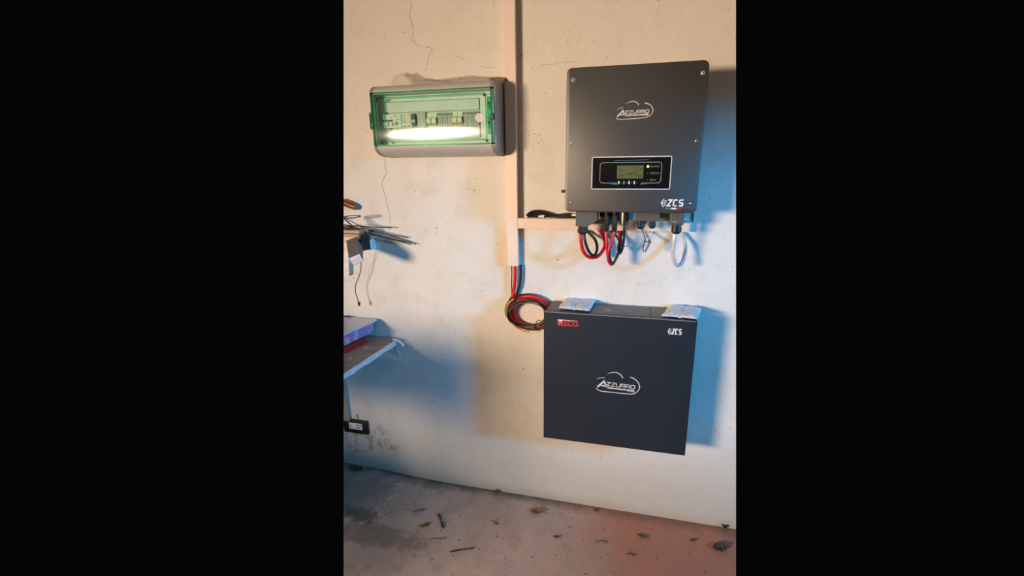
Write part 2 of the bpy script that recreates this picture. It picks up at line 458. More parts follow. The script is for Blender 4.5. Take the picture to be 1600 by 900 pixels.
def round_rect(x0, x1, z0, z1, r, k=5):
    out = []
    for cx, cz, a0 in ((x1 - r, z1 - r, 0), (x0 + r, z1 - r, 90), (x0 + r, z0 + r, 180), (x1 - r, z0 + r, 270)):
        for i in range(k + 1):
            a = math.radians(a0 + 90 * i / k); out.append((cx + r * math.cos(a), cz + r * math.sin(a)))
    return out


def rr_slab(bm, x0, x1, z0, z1, r, y0, y1, bev=0.0):
    """rounded slab with a softened front edge; y0 is the front"""
    L = []
    steps = [(bev, 0.0), (bev * 0.3, bev * 0.3), (0.0, bev)] if bev else [(0.0, 0.0)]
    for ins, dy in steps:
        L.append([bm.verts.new((p[0], y0 + dy, p[1])) for p in round_rect(x0 + ins, x1 - ins, z0 + ins, z1 - ins, max(r - ins, 0.0005))])
    L.append([bm.verts.new((p[0], y1, p[1])) for p in round_rect(x0, x1, z0, z1, r)])
    n = len(L[0])
    bm.faces.new(L[0]); bm.faces.new(L[-1][::-1])
    for A, B in zip(L, L[1:]):
        for j in range(n): bm.faces.new((A[(j + 1) % n], A[j], B[j], B[(j + 1) % n]))
    return bm


def ribbon(bm, pts, wid, O, th=0.0006, closed=False, ax=V((1, 0, 0)), az=V((0, 0, 1)), ny=V((0, -1, 0))):
    """flat printed stroke along 2-D points, mitred; O = origin on the surface"""
    P = [V((p[0], p[1])) for p in pts]; n = len(P); O = V(O)
    L, R = [], []
    for i in range(n):
        if closed: a, b = P[(i - 1) % n], P[(i + 1) % n]
        else: a, b = P[max(0, i - 1)], P[min(n - 1, i + 1)]
        d1 = (P[i] - a).normalized() if (P[i] - a).length > 1e-9 else None
        d2 = (b - P[i]).normalized() if (b - P[i]).length > 1e-9 else None
        if d1 is None: d1 = d2
        if d2 is None: d2 = d1
        n1 = V((-d1.y, d1.x)); n2 = V((-d2.y, d2.x)); m = (n1 + n2)
        m = m.normalized() if m.length > 1e-3 else n1
        s = 1 / max(0.45, m.dot(n1))
        hw = (wid(i / (n - 1)) if callable(wid) else wid) / 2
        L.append(P[i] + m * hw * s); R.append(P[i] - m * hw * s)
    def v3(q, d): return bm.verts.new(O + ax * q.x + az * q.y + ny * d)
    Lt = [v3(q, th) for q in L]; Rt = [v3(q, th) for q in R]; Lb = [v3(q, 0) for q in L]; Rb = [v3(q, 0) for q in R]
    for i in range(n if closed else n - 1):
        j = (i + 1) % n
        for f in ((Lt[i], Rt[i], Rt[j], Lt[j]), (Lt[j], Lb[j], Lb[i], Lt[i]), (Rt[i], Rb[i], Rb[j], Rt[j])):
            try: bm.faces.new(f)
            except ValueError: pass
    return bm


GL = {
    'Z': [[(0, 1), (1, 1), (0.05, 0), (1, 0)]],
    'U': [[(0, 1), (0, .22), (.2, 0), (.8, 0), (1, .22), (1, 1)]],
    'R': [[(0, 0), (0, 1), (.82, 1), (1, .84), (1, .6), (.82, .44), (.1, .44)], [(.55, .44), (1, 0)]],
    'O': [[(.2, 0), (.8, 0), (1, .22), (1, .78), (.8, 1), (.2, 1), (0, .78), (0, .22), (.2, 0)]],
    'C': [[(1, 1), (.2, 1), (0, .78), (0, .22), (.2, 0), (1, 0)]],
    'S': [[(1, 1), (.18, 1), (0, .85), (0, .65), (.18, .52), (.82, .48), (1, .35), (1, .15), (.82, 0), (0, 0)]],
    'W': [[(0, 1), (0, .15), (.12, 0), (.88, 0), (1, .15), (1, 1)], [(.5, 0), (.5, .8)]],
    'E': [[(1, 0), (0, 0), (0, 1), (1, 1)], [(0, .5), (.85, .5)]],
}


def word(bm, s, x, z, w_, h, gap, sw, O, slant=0.0, th=0.0006):
    for ch in s:
        for st in GL[ch]:
            ribbon(bm, [(x + p[0] * w_ + slant * p[1] * h, z + p[1] * h) for p in st], sw, O, th)
        x += w_ + gap
    return x


def font_mesh(text, size):
    c = bpy.data.curves.new('t', 'FONT'); c.body = text; c.size = size; c.extrude = 0.0002
    o = bpy.data.objects.new('t', c); COL.objects.link(o); bpy.context.view_layer.update()
    me = bpy.data.meshes.new_from_object(o.evaluated_get(bpy.context.evaluated_depsgraph_get()))
    bpy.data.objects.remove(o); bpy.data.curves.remove(c)
    return me


def text_into(bm, text, size, loc):
    me = font_mesh(text, size)
    me.transform(Matrix.Translation(loc) @ Matrix.Rotation(math.pi / 2, 4, 'X')); bm.from_mesh(me); bpy.data.meshes.remove(me)
    return bm


def obj(name, bm, mat, parent=None, smooth_=False, angle=35, recalc=True):
    if recalc: bmesh.ops.recalc_face_normals(bm, faces=bm.faces[:])
    if smooth_:
        for f in bm.faces: f.smooth = True
        ca = math.cos(math.radians(angle))
        for e in bm.edges:
            if len(e.link_faces) == 2 and e.link_faces[0].normal.dot(e.link_faces[1].normal) < ca: e.smooth = False
    lo = V((min(v.co[i] for v in bm.verts) for i in range(3))); hi = V((max(v.co[i] for v in bm.verts) for i in range(3)))
    c = (lo + hi) / 2
    bmesh.ops.translate(bm, verts=bm.verts[:], vec=-c)
    me = bpy.data.meshes.new(name); bm.to_mesh(me); bm.free()
    o = bpy.data.objects.new(name, me); COL.objects.link(o)
    me.materials.append(M[mat] if isinstance(mat, str) else mat)
    if parent is not None:
        o.parent = parent; o.location = c - WLOC[parent.name]
    else: o.location = c
    WLOC[o.name] = c
    return o


def thing(name, label, cat, loc, group=None):
    o = bpy.data.objects.new(name, None); COL.objects.link(o); o.location = loc; o.empty_display_size = 0.05
    WLOC[o.name] = V(loc); o['label'] = label; o['category'] = cat
    if group: o['group'] = group
    return o


def tag(o, label, cat, group=None, kind=None):
    if label: o['label'] = label
    if cat: o['category'] = cat
    if group: o['group'] = group
    if kind: o['kind'] = kind
    return o


def part_label(o, s): o['label'] = s; return o


# ------------------------------------------------------------------ the setting
b = box(bmn(), (-2.2, 0, -0.06), (0.9, 0.18, 2.06))
wall = obj('wall_back', trim_bm(b), 'wall')
tag(wall, 'old off-white plastered wall with cracks behind the electrical equipment', 'wall', kind='structure')


def floor_z(x, y):
    t = min(1, max(0, (-0.75 - x) / 0.5)); e = min(1, max(0, (y + 0.45) / 0.45))
    return 0.020 * t * t * (3 - 2 * t) * e + 0.003 * noise.noise(V((x * 5, y * 5, 0))) * min(1, -y * 4 + 0.2) - 0.001


b = bmn()
NX, NY = 60, 36
g = [[b.verts.new((-2.2 + 3.1 * i / NX, -1.40 + 1.40 * j / NY, floor_z(-2.2 + 3.1 * i / NX, -1.40 + 1.40 * j / NY))) for i in range(NX + 1)] for j in range(NY + 1)]
for j in range(NY):
    for i in range(NX): b.faces.new((g[j][i], g[j][i + 1], g[j + 1][i + 1], g[j + 1][i]))
r_ = bmesh.ops.extrude_face_region(b, geom=b.faces[:])
for v in r_['geom']:
    if isinstance(v, bmesh.types.BMVert): v.co.z = -0.06
for v in b.verts:
    pass
trim_bm(b)
box(b, (-1.95, -1.40, -0.06), (-0.95, -1.06, -0.003))     # the floor under the added bench past the view
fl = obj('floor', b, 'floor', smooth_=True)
tag(fl, 'dusty concrete floor, grey to the left and reddish to the right', 'floor', kind='structure')

# unseen lintel slab, added to keep the blue light off the upper wall
b = box(bmn(), (1.32, -2.6, 1.53), (1.42, 0.0, 2.06))
tag(obj('unseen_lintel', b, 'wall'), 'unseen lintel slab added beyond the right edge of the view to cut the blue light', 'wall', kind='structure')


def crack(pts, wd):
    P = [at(*p) for p in pts]; bm = bmn(); Q = []
    for a, c in zip(P, P[1:]):
        for k in range(4):
            t = k / 4; q = a.lerp(c, t); Q.append((q.x + random.uniform(-.0022, .0022), q.z + random.uniform(-.0012, .0012)))
    Q.append((P[-1].x, P[-1].z))
    ribbon(bm, Q, lambda t: wd * (0.5 + 0.5 * abs(math.sin(t * 23))) * (1 - 0.5 * t), (0, 0, 0), 0.0003)
    return obj('crack', bm, 'crack', wall)


crack([(643, 2), (641, 25), (646, 45), (643, 62), (651, 69), (659, 73)], 0.0018)
crack([(666, 73), (675, 76), (670, 92), (664, 110)], 0.0018)
crack([(600, 247), (604, 268), (597, 287), (602, 305), (605, 322), (610, 338), (609, 355), (605, 366)], 0.0020)
crack([(604, 370), (598, 388), (588, 402), (578, 418), (574, 436)], 0.0013)
crack([(708, 84), (718, 90), (728, 94)], 0.0012)
crack([(843, 102), (860, 101), (878, 98), (905, 96)], 0.0010)
crack([(750, 103), (760, 106), (775, 106)], 0.0010)
crack([(597, 54), (605, 61)], 0.0014)

# ------------------------------------------------------------------ cable trunking
TX0, TX1, TZ0 = -0.4495, -0.4085, at(803, 416, -0.03).z
t = thing('cable_trunking', 'upright pink-white cable trunking running from above down to the cable coil', 'trunking', (-0.429, 0, TZ0))
obj('trunking_base', box(bmn(), (TX0 + 0.0015, -0.022, TZ0), (TX1 - 0.0015, 0.0, 2.03)), 'trunking', t)
b = box(bmn(), (TX0, -0.030, TZ0), (TX1, -0.0215, 2.03), 0.0012)
obj('trunking_cover', b, 'trunking', t)
HZ1, HZ0 = at(812, 341, -0.03).z, at(812, 357, -0.03).z
HX1 = at(1079, 352, -0.03).x
t = thing('cable_trunking', 'level pink-white cable trunking branch passing behind the inverter', 'trunking', ((TX1 + HX1) / 2, 0, HZ0))
obj('trunking_base', box(bmn(), (TX1 + 0.0005, -0.022, HZ0 + 0.0015), (HX1, 0, HZ1 - 0.0015)), 'trunking', t)
obj('trunking_cover', box(bmn(), (TX1 + 0.0005, -0.030, HZ0), (HX1, -0.0215, HZ1), 0.0012), 'trunking', t)

# ------------------------------------------------------------------ inverter
IX0, IX1, IZ0, IZ1, IY = -0.2105, 0.1815, 1.234, 1.6455, -0.19
inv = thing('solar_inverter', 'dark grey wall-mounted solar inverter with a lit display and cables below', 'inverter', (-0.0145, -0.09, IZ0))
b = rr_slab(bmn(), IX0, IX1, IZ0, IZ1, 0.016, IY, IY + 0.072, 0.004)
obj('front_cover', b, 'inverter', inv, True)
obj('rear_housing', rr_slab(bmn(), IX0 + 0.014, IX1 - 0.014, IZ0 + 0.010, IZ1 - 0.012, 0.010, IY + 0.0725, -0.062), 'inverter_rear', inv, True)
fm = None
for i in range(15):
    x = IX0 + 0.05 + i * (IX1 - IX0 - 0.10) / 14
    if fm is None:
        fo = obj('heat_sink_fin', box(bmn(), (x - 0.002, -0.0615, IZ0 + 0.05), (x + 0.002, -0.022, IZ1 - 0.04)), 'inverter_rear', inv); fm = fo; fx = x
    else:
        c = fm.copy(); COL.objects.link(c); c.location.x += x - fx
obj('wall_bracket', box(bmn(), (IX0 + 0.03, -0.0215, IZ0 + 0.06), (IX1 - 0.03, 0, IZ1 - 0.08), 0.001), 'inverter_rear', inv)
# small plate that shows below on the right
p0, p1 = at(1078, 334, -0.05), at(1081.5, 346, -0.05)
obj('bracket_hook', box(bmn(), (p1.x - .004, -0.075, p1.z), (p1.x, -0.022, IZ0 + 0.06), 0.0005), 'dull_metal', inv)


def screw(px, py, parent, Y, r=0.0036):
    p = at(px, py, Y)
    bm = lathe(bmn(), p, (0, -1, 0), [(-0.001, r * 1.5), (0.0004, r * 1.5), (0.0004, r), (0.0022, r * 0.9), (0.0032, r * 0.55), (0.0034, 0.0001)], 14)
    for a in (0, math.pi / 2):
        d = V((math.cos(a + .6), 0, math.sin(a + .6))) * r * 0.6
        tube(bm, [p + V((0, -0.0031, 0)) - d, p + V((0, -0.0031, 0)) + d], r * 0.12, 4, raw=True)
    return obj('screw', bm, 'steel', parent, True)


for q in ((895.5, 125), (1098, 114), (893, 224), (1088, 220), (892, 316), (1079, 318)): screw(*q, inv, IY)


def cloud_logo(parent, pix, Y, name='cloud_logo'):
    """pix(u, v) gives the place on the front for logo units: u 0..1 across, v 0..1 up"""
    bm = bmn(); O = (0, Y, 0)
    def P(l): return [pix(u, v) for u, v in l]
    def arc(pts, w0, w1):
        S = [(v.x, v.y) for v in spline([V((*q, 0)) for q in P(pts)], 8)]
        ribbon(bm, S, lambda t: w0 + (w1 - w0) * math.sin(min(1, t * 1.4) * math.pi / 2), O)
    sc = pix(1, 0)[0] - pix(0, 0)[0]
    arc([(0.02, .55), (.07, .62), (.13, .66), (.20, .67)], .004 * sc, .013 * sc)
    arc([(.26, .87), (.33, .95), (.44, 1.0), (.52, .96), (.58, .87), (.615, .76)], .006 * sc, .020 * sc)
    arc([(.77, .86), (.86, .81), (.94, .70), (.99, .53), (1.0, .40), (.97, .24), (.90, .10), (.82, .04), (.68, .02), (.40, 0.0), (.15, -.01), (.07, .02), (.01, .10)], .022 * sc, .018 * sc)
    o1 = obj(name, bm, 'print', parent)
    bm = bmn()
    A = P([(.04, .17), (.19, .50), (.27, .18)])
    ribbon(bm, A, 0.040 * sc, O)
    ribbon(bm, P([(.12, .27), (.24, .27)]), 0.028 * sc, O)
    ribbon(bm, P([(.25, .20), (.89, .215)]), 0.030 * sc, O)
    x = .245
    H = pix(0, .48)[1] - pix(0, .30)[1]
    for i, ch in enumerate('ZZURRO'):
        for st in GL[ch]:
            ribbon(bm, [pix(x + q[0] * .085 + .012 * q[1], .30 + q[1] * .17) for q in st], 0.019 * sc, O)
        x += .111
    x = .74
    for ch in 'ZCS':
        for st in GL[ch]: ribbon(bm, [pix(x + q[0] * .04, .165 + q[1] * .075) for q in st], 0.010 * sc, O, 0.0009)
        x += .052
    return obj('logo_lettering', bm, 'print', parent)


def logo_map(corners, Y):
    """corners: left-bottom, right-bottom, top height in picture measure -> map on the plane Y"""
    lb, rb, lt = (at(*c, Y) for c in corners)
    def f(u, v): return (lb.x + u * (rb.x - lb.x), lb.z + v * (lt.z - lb.z) + u * (rb.z - lb.z))
    return f


cloud_logo(inv, logo_map(((962, 187), (1019.5, 184), (962, 160)), IY), IY)


def maker_logo(parent, x0, z0, W, Hh, Y, flag):
    bm = bmn(); O = (0, Y, 0)
    # arrow emblem of three bars with a pointed head
    u = W * 0.24
    for k, (a, c) in enumerate(((.62, 1.08), (.12, 1.0), (.62, .95))):
        z = z0 + Hh * (.80 - .30 * k)
        ribbon(bm, [(x0 + u * a, z), (x0 + u * c, z)], Hh * .13, O)
    ribbon(bm, [(x0 + u * .52, z0 + Hh * 1.06), (x0 + u * .02, z0 + Hh * .5), (x0 + u * .52, z0 - Hh * .06)], Hh * .13, O)
    word(bm, 'ZCS', x0 + u * 1.22, z0 + Hh * .10, W * .165, Hh * .84, W * .105, Hh * .20, O, 0.12)
    o = obj('maker_logo', bm, 'print_bright', parent)
    if flag:
        for i, mt in enumerate(('green_print', 'print_bright', 'dkred_print')):
            bm = bmn(); xa = x0 + W * (.22 + .26 * i)
            ribbon(bm, [(xa, z0 - Hh * .30), (xa + W * .245, z0 - Hh * .30)], Hh * .22, O)
            obj('flag_stripe', bm, mt, parent)


a0, a1 = at(1032.5, 322.5, IY), at(1067, 312, IY)
maker_logo(inv, a0.x, a0.z, a1.x - a0.x, a1.z - a0.z, IY, True)

# display panel
q = [at(925, 247, IY), at(1049, 243, IY), at(1047, 294, IY), at(925, 297, IY)]
DX0, DX1 = (q[0].x + q[3].x) / 2, (q[1].x + q[2].x) / 2
DZ1, DZ0 = (q[0].z + q[1].z) / 2, (q[2].z + q[3].z) / 2
DY = IY - 0.0012
dp = obj('display_panel', rr_slab(bmn(), DX0, DX1, DZ0, DZ1, 0.004, DY, IY + 0.001), 'panel_black', inv, True)
bm = ribbon(bmn(), round_rect(DX0, DX1, DZ0, DZ1, 0.004), 0.0030, (0, DY, 0), 0.0008, True)
obj('panel_border', bm, 'print', dp)
W, H = DX1 - DX0, DZ1 - DZ0
def D(u, v): return (DX0 + u * W, DZ0 + v * H)
bm = bmn()
ribbon(bm, [D(.33, .19), D(.15, .19), D(.12, .21), D(.105, .26), D(.105, .76), D(.12, .81), D(.15, .83), D(.85, .83), D(.875, .81), D(.885, .76), D(.885, .27), D(.87, .21), D(.84, .19), D(.645, .19)], 0.0016, (0, DY, 0))
for u in (.325, .645): ribbon(bm, [D(u - .006, .19), D(u + .006, .19)], 0.0032, (0, DY, 0))
obj('panel_outline', bm, 'print_dim', dp)
for l_, wf in (([D(.28, .885), D(.72, .905)], lambda t: .0010 + .0014 * math.sin(t * math.pi)), ([D(.24, .155), D(.335, .155)], lambda t: .0004 + .0018 * t), ([D(.63, .155), D(.73, .165)], lambda t: .0022 - .0018 * t)):
    obj('cyan_line', ribbon(bmn(), l_, wf, (0, DY, 0)), 'cyan_print', dp)
s0, s1 = D(.325, .33), D(.66, .735)
obj('lcd_screen', box(bmn(), (s0[0], DY - .0006, s0[1]), (s1[0], DY + .0004, s1[1])), 'lcd', dp)
bm = bmn()
for u, v, l in ((.36, .60, .02), (.36, .42, .02), (.47, .48, .03), (.62, .62, .02), (.60, .40, .03)):
    ribbon(bm, [D(u, v), D(u + l, v)], 0.0032, (0, DY - .0007, 0), 0.0003)
for a, c in (((.385, .58), (.46, .55)), ((.385, .44), (.465, .48)), ((.505, .49), (.60, .56)), ((.50, .47), (.60, .44))):
    ribbon(bm, [D(*a), D(*c)], 0.0009, (0, DY - .0007, 0), 0.0003)
obj('lcd_symbols', bm, 'lcd_dark', dp)
c = D(.715, .70)
obj('status_light', lathe(bmn(), (c[0], DY, c[1]), (0, -1, 0), [(0, .0034), (.0008, .0034), (.0016, .002), (.0018, .0001)], 14), 'led', dp, True)
bm = bmn()
for i, s in enumerate(('On-Grid', 'Off-Grid', 'Alarm')):
    c = D(.745, .675 - .205 * i); text_into(bm, s, 0.0074, (c[0], DY - .0004, c[1]))
    if i:
        c = D(.715, .70 - .205 * i); ribbon(bm, [(c[0] - .0008, c[1]), (c[0] + .0008, c[1])], .0016, (0, DY, 0))
obj('panel_lettering', bm, 'print_dim', dp)
for i in range(4):
    c = D(.355 + .066 * i, .205)
    bo = obj('button', box(bmn(), (c[0] - .0019, DY - .0016, c[1] - .0048), (c[0] + .0019, DY + .0003, c[1] + .0048), .0006), 'print_bright' if i != 1 else 'print_dim', dp)
bm = bmn()
for i, l in enumerate(([(0, 0), (.5, .5), (0, 1)], [(0, 0), (.5, 1), (1, 0)], [(0, 1), (.5, 0), (1, 1)], [(1, 0), (0, .5), (1, 1)])):
    c = D(.381 + .066 * i, .17)
    ribbon(bm, [(c[0] + k[0] * .0032, c[1] + k[1] * .0046) for k in l], .0008, (0, DY, 0))
obj('button_symbol', bm, 'cyan_print', dp)
# rotary switch on the left flank
p = at(877, 299, -0.10)
z = p.z; xs = IX0 + 0.0
bm = lathe(bmn(), (IX0 + 0.0145, -0.10, z), (-1, 0, 0), [(0, .016), (.0165, .016), (.019, .014), (.019, .011)], 18)
rs = obj('rotary_switch', bm, 'black', inv, True)
obj('switch_lever', box(bmn(), (IX0 - 0.026, -0.108, z - 0.0042), (IX0 - 0.003, -0.092, z + 0.0052), 0.0015), 'black', rs)

# terminal covers under the inverter
CY0, CY1 = -0.150, -0.085     # front and back of covers
def gland(parent, px, py0, py1, hw, Y):
    a, c = at(px, py0, Y), at(px, py1, Y); L = a.z - c.z; r = at(px + hw, py0, Y).x - a.x
    bm = lathe(bmn(), (a.x, Y, a.z + 0.001), (0, 0, -1), [(0, r * .92), (L * .22, r * .92), (L * .22, r * .80), (L * .30, r * .80), (L * .32, r), (L * .75, r), (L * .88, r * .86), (L, r * .66), (L + .001, r * .5)], 12)
    return obj('cable_gland', bm, 'black', parent, True, 25)


Yc = -0.12
def XZ(px, py, Y=CY0): p = at(px, py, Y); return (p.x, p.z)
zt = IZ0 + 0.0005
x0, x1 = XZ(899.5, 340)[0], XZ(932.5, 340)[0]
bm = prism_xz(bmn(), [(x0, zt), (x0 + .0005, XZ(900, 353.5)[1]), XZ(917.5, 354.5), (x1, XZ(932, 345)[1]), (x1 + .001, zt)], CY0, CY1)
tc = obj('terminal_cover', bm, 'cover_grey', inv)
gland(tc, 911, 354, 366, 8.6, Yc)
x0, x1 = XZ(991, 340)[0], XZ(1031, 340)[0]
tc = obj('terminal_cover', box(bmn(), (x0, CY0, XZ(1010, 346)[1]), (x1, CY1, zt), 0.0025), 'cover_grey', inv)
gland(tc, 1001.5, 345, 358, 6.4, Yc); gland(tc, 1019.5, 345, 357, 6.0, Yc)
x0, x1 = XZ(1047.5, 342)[0], XZ(1069, 342)[0]
tc = obj('terminal_cover', box(bmn(), (x0, CY0, XZ(1058, 351.5)[1]), (x1, CY1, zt), 0.0025), 'cover_grey', inv)
gland(tc, 1057.5, 351, 365.5, 8.2, Yc)
bm = bmn()
for dx in (1052, 1055.5):
    p = at(dx, 346.5, CY0); ribbon(bm, [(p.x - .0012, p.z), (p.x + .0012, p.z)], .003, (0, CY0, 0))
obj('cover_marking', bm, 'print', tc)
CONN = {}
for px in (947.5, 960.5):
    a = at(px, 345, Yc); c = at(px, 361.5, Yc); r = 0.0087; L = zt - c.z
    bm = lathe(bmn(), (a.x, Yc, zt), (0, 0, -1), [(0, r), (L * .16, r), (L * .16, r * .72), (L * .24, r * .72), (L * .24, r), (L * .46, r), (L * .46, r * .8), (L * .52, r * .8), (L * .52, r * 1.05), (L * .90, r * 1.05), (L, r * .8)], 12)
    obj('plug_connector', bm, 'black', inv, True, 25); CONN[px] = V((a.x, Yc, c.z))
a = at(975, 340, Yc); c = at(975, 351.5, Yc)
bm = lathe(bmn(), (a.x, Yc, zt), (0, 0, -1), [(0, .0145), (.006, .0155), (zt - c.z - .002, .0148), (zt - c.z, .012)], 18)
obj('round_connector', bm, 'dull_metal', inv, True)
obj('lower_terminal_strip', box(bmn(), (XZ(934, 340)[0], -0.082, IZ0 - 0.022), (XZ(966, 340)[0], -0.066, zt + .012), .002), 'black', inv)

# ------------------------------------------------------------------ cables below the inverter
TRY = -0.012   # cables slip up behind into the trunking at its lower edge


def cable(pts, r, mat, name, label, cat='cable', n=8):
    o = obj(name, tube(bmn(), [at(*p) for p in pts], r, n), mat, None, True)
    if cat: tag(o, label, cat)
    return o


def tie(parent, px, py, Y, L=0.014, r=0.0012, tilt=0.1):
    p = at(px, py, Y); d = V((math.cos(tilt), 0, math.sin(tilt))) * L
    bm = tube(bmn(), [p - d * .5, p + V((0, -.004, 0)), p + d * .5, p + d], r, 5)
    return obj('cable_tie', bm, 'black', parent, True)


cable([(907, 364, -.12), (907.5, 374, -.122), (910, 389, -.118), (916, 399, -.108), (925, 402.5, -.095), (936, 399, -.075), (944.5, 386, -.05), (944.5, 374, -.033), (939, 364, -.018), (934, 357, -.009)], .0062, 'red',
      'red_cable', 'bright red cable looping from the leftmost gland under the inverter')
cable([(912.5, 364, -.12), (914, 376, -.123), (919, 391, -.117), (926, 399, -.102), (931, 396, -.08), (933, 386, -.058), (929.5, 374, -.038), (921, 365, -.022), (914, 357, -.010)], .0050, 'rubber',
      'black_cable', 'short black cable loop inside the bright red loop under the inverter')
cb = cable([(947.2, 361, -.12), (947.5, 372, -.121), (948.5, 386, -.120), (950, 402, -.112), (954.5, 413, -.100), (960, 409, -.085), (969, 390, -.060), (971, 378, -.042), (968, 366, -.022), (965, 358, -.010)], .0046, 'magenta',
      'crimson_cable', 'crimson cable looping from the left of two black plugs under the inverter')
tie(cb, 951, 387, -.128)
cb2 = cable([(960, 361, -.12), (957, 373, -.121), (952.5, 388, -.124), (952.5, 402, -.120), (957, 412, -.107), (963.5, 402, -.092), (969, 384, -.068), (965, 371, -.044), (958, 364, -.024), (954, 357, -.010)], .0046, 'brown_cable',
      'dark_cable', 'dark brown-black cable looping beside the crimson cable under the inverter')
cable([(960.4, 360, -.121), (958, 370, -.1235), (954.5, 380, -.130), (951.5, 390, -.1315), (949.5, 400, -.127), (951, 409, -.121), (955, 414, -.113)], .0042, 'magenta',
      'crimson_cable', 'crimson cable coming from the right of two black plugs under the inverter')
c3 = cable([(975, 351, -.12), (975, 362, -.118), (974.5, 378, -.105), (972, 390, -.085), (968, 396, -.07), (966, 386, -.05), (970, 370, -.028), (973, 358, -.010)], .0040, 'rubber',
      'black_cable', 'straight black cable hanging from the round metal connector under the inverter')
tie(c3, 974, 385, -.105)
wires = [([(1002, 357, -.12), (1006, 366, -.12), (1008, 375, -.117), (1005, 386, -.113), (1005.5, 393, -.108), (1009, 390, -.10), (1014, 380, -.085), (1012, 370, -.05), (1006, 358, -.010)], 'rubber', 'black_wire', 'thin black wire from the left gland of the wide terminal cover'),
         ([(1019, 356, -.12), (1018, 364, -.12), (1012, 374, -.118), (1007.5, 385, -.115), (1007.5, 394, -.11), (1012, 389, -.10), (1016, 378, -.08), (1015, 369, -.05), (1011, 358, -.010)], 'white_wire', 'white_wire', 'thin white wire from the right gland of the wide terminal cover'),
         ([(1003.5, 357, -.122), (1010, 364, -.122), (1014, 372, -.12), (1015.5, 379, -.117), (1011, 389, -.112), (1008, 394.5, -.113)], 'grey_wire', 'grey_wire', 'thin grey wire crossing behind the tie below the wide terminal cover')]
for i, (pt, mt, nm, lb) in enumerate(wires):
    o = cable(pt, .0017, mt, nm, lb, n=6)
    if i == 0: tie(o, 1010, 377.5, -.125, .016, .0013, -.12)
cable([(1054.5, 364, -.12), (1053, 376, -.122), (1051.5, 392, -.119), (1053, 407, -.110), (1058.5, 415, -.098), (1066, 410, -.08), (1070.5, 394, -.058), (1070, 378, -.038), (1065.5, 366, -.022), (1061, 357, -.010)], .0062, 'conduit',
      'cable_conduit', 'pale grey conduit looping from the rightmost gland under the inverter', 'conduit')

# ------------------------------------------------------------------ black cable bundle lying on the level trunking
t = thing('cable_bundle', 'folded bundle of black cable lying on top of the level trunking', 'cable', (at(858, 340, -.015).x, -.015, HZ1))
zb = HZ1 + .004
def bx(px): return at(px, 336, -.015).x
LOOPS = [
        [(824, .004, -.012), (830, .016, -.010), (842, .021, -.012), (856, .016, -.014), (868, .010, -.012), (884, .013, -.013), (899, .010, -.012)],
        [(823, .008, -.020), (829, .020, -.018), (840, .026, -.020), (854, .020, -.018), (866, .012, -.019), (882, .010, -.018), (898, .008, -.018)],
        [(825, .003, -.020), (833, .005, -.022), (846, .004, -.020), (858, .008, -.018), (872, .004, -.020), (888, .004, -.018), (900, .004, -.016)],
        [(826, .010, -.024), (836, .012, -.022), (846, .016, -.024), (857, .012, -.024), (870, .007, -.023), (886, .007, -.024), (897, .013, -.020)],
        [(855, .006, -.009), (870, .011, -.008), (884, .016, -.010), (894, .015, -.013), (898, .009, -.022), (888, .006, -.025), (872, .005, -.025), (859, .005, -.024)],
        [(824, .012, -.015), (832, .024, -.014), (845, .025, -.016), (862, .013, -.016), (878, .008, -.015), (893, .006, -.014)]]
for pts in LOOPS:
    obj('cable_strand', tube(bmn(), [(bx(a), y, HZ1 + .001 + h) for a, h, y in pts], .0034, 7), 'rubber', t, True)
obj('white_tag', box(bmn(), (bx(842), -.0262, HZ1 + .004), (bx(851), -.0252, HZ1 + .010)), 'paper', t)
obj('white_plug', box(bmn(), (bx(894), -.028, HZ1 + .010), (bx(901), -.020, HZ1 + .018), .0015), 'paper', t)

# ------------------------------------------------------------------ coil of battery cables
cc = at(826.5, 488, -.02)
coil = thing('cable_coil', 'coil of red and black battery cables hanging on the wall beside the battery', 'cable coil', (cc.x, 0, cc.z - .09))
rx, rz = .0905, .0715
def ring(R, phase, dy, wob, turns=1.0, a0=0, rzf=1.0):
    pts = []
    n = int(26 * turns)
    for i in range(n + 1):
        a = a0 + 2 * math.pi * turns * i / n
        f = R + wob * math.sin(a * 2 + phase)
        pts.append((cc.x + rx * f * math.cos(a), -.006 - dy + .0035 * math.sin(a * 3 + phase), cc.z + rz * f * rzf * math.sin(a)))
    return pts
T_ = math.radians
# strands drop from the trunking and run round
def drop(px0, px1, pxm, dy): return [at(px0, 414, -dy), at(px0 + .3, 428, -dy), at(pxm, 446, -dy), at(px1, 462, -dy)]
S = [('red_strand', 'red', .0060, drop(804.5, 801.5, 804, .018) + [V(p) for p in ring(.90, .4, .018, .05, 1.6, T_(155), 1.02)]),
     ('black_strand', 'rubber', .0054, drop(813.5, 806, 812, .014) + [V(p) for p in ring(.98, 1.9, .012, .03, 1.55, T_(118))]),
     ('thin_black_strand', 'rubber', .0022, drop(799.5, 799.5, 799.5, .012) + [V(p) for p in ring(.88, 2.6, .030, .11, 1.7, T_(158))]),
     ('red_strand', 'red', .0060, [V(p) for p in ring(.83, 2.2, .025, .06, 1.25, T_(20))]),
     ('black_strand', 'rubber', .0052, [V(p) for p in ring(.80, .9, .034, .07, 1.15, T_(60))]),
     ('yellow_green_strand', 'yellowgreen', .0026, [V(p) for p in ring(.93, 3.5, .040, .05, 0.42, T_(125))]),
     ('red_strand', 'red', .0056, [V(p) for p in ring(.76, 4.0, .016, .04, 1.1, T_(200))]),
     ('thin_black_strand', 'rubber', .0020, [V(p) for p in ring(.70, 1.2, .036, .09, 1.0, T_(150))])]
for nm, mt, r, pts in S:
    pts = [V((p[0], min(p[1], -r - .0008), p[2])) for p in pts]
    obj(nm, tube(bmn(), pts, r, 8, 2), mt, coil, True)
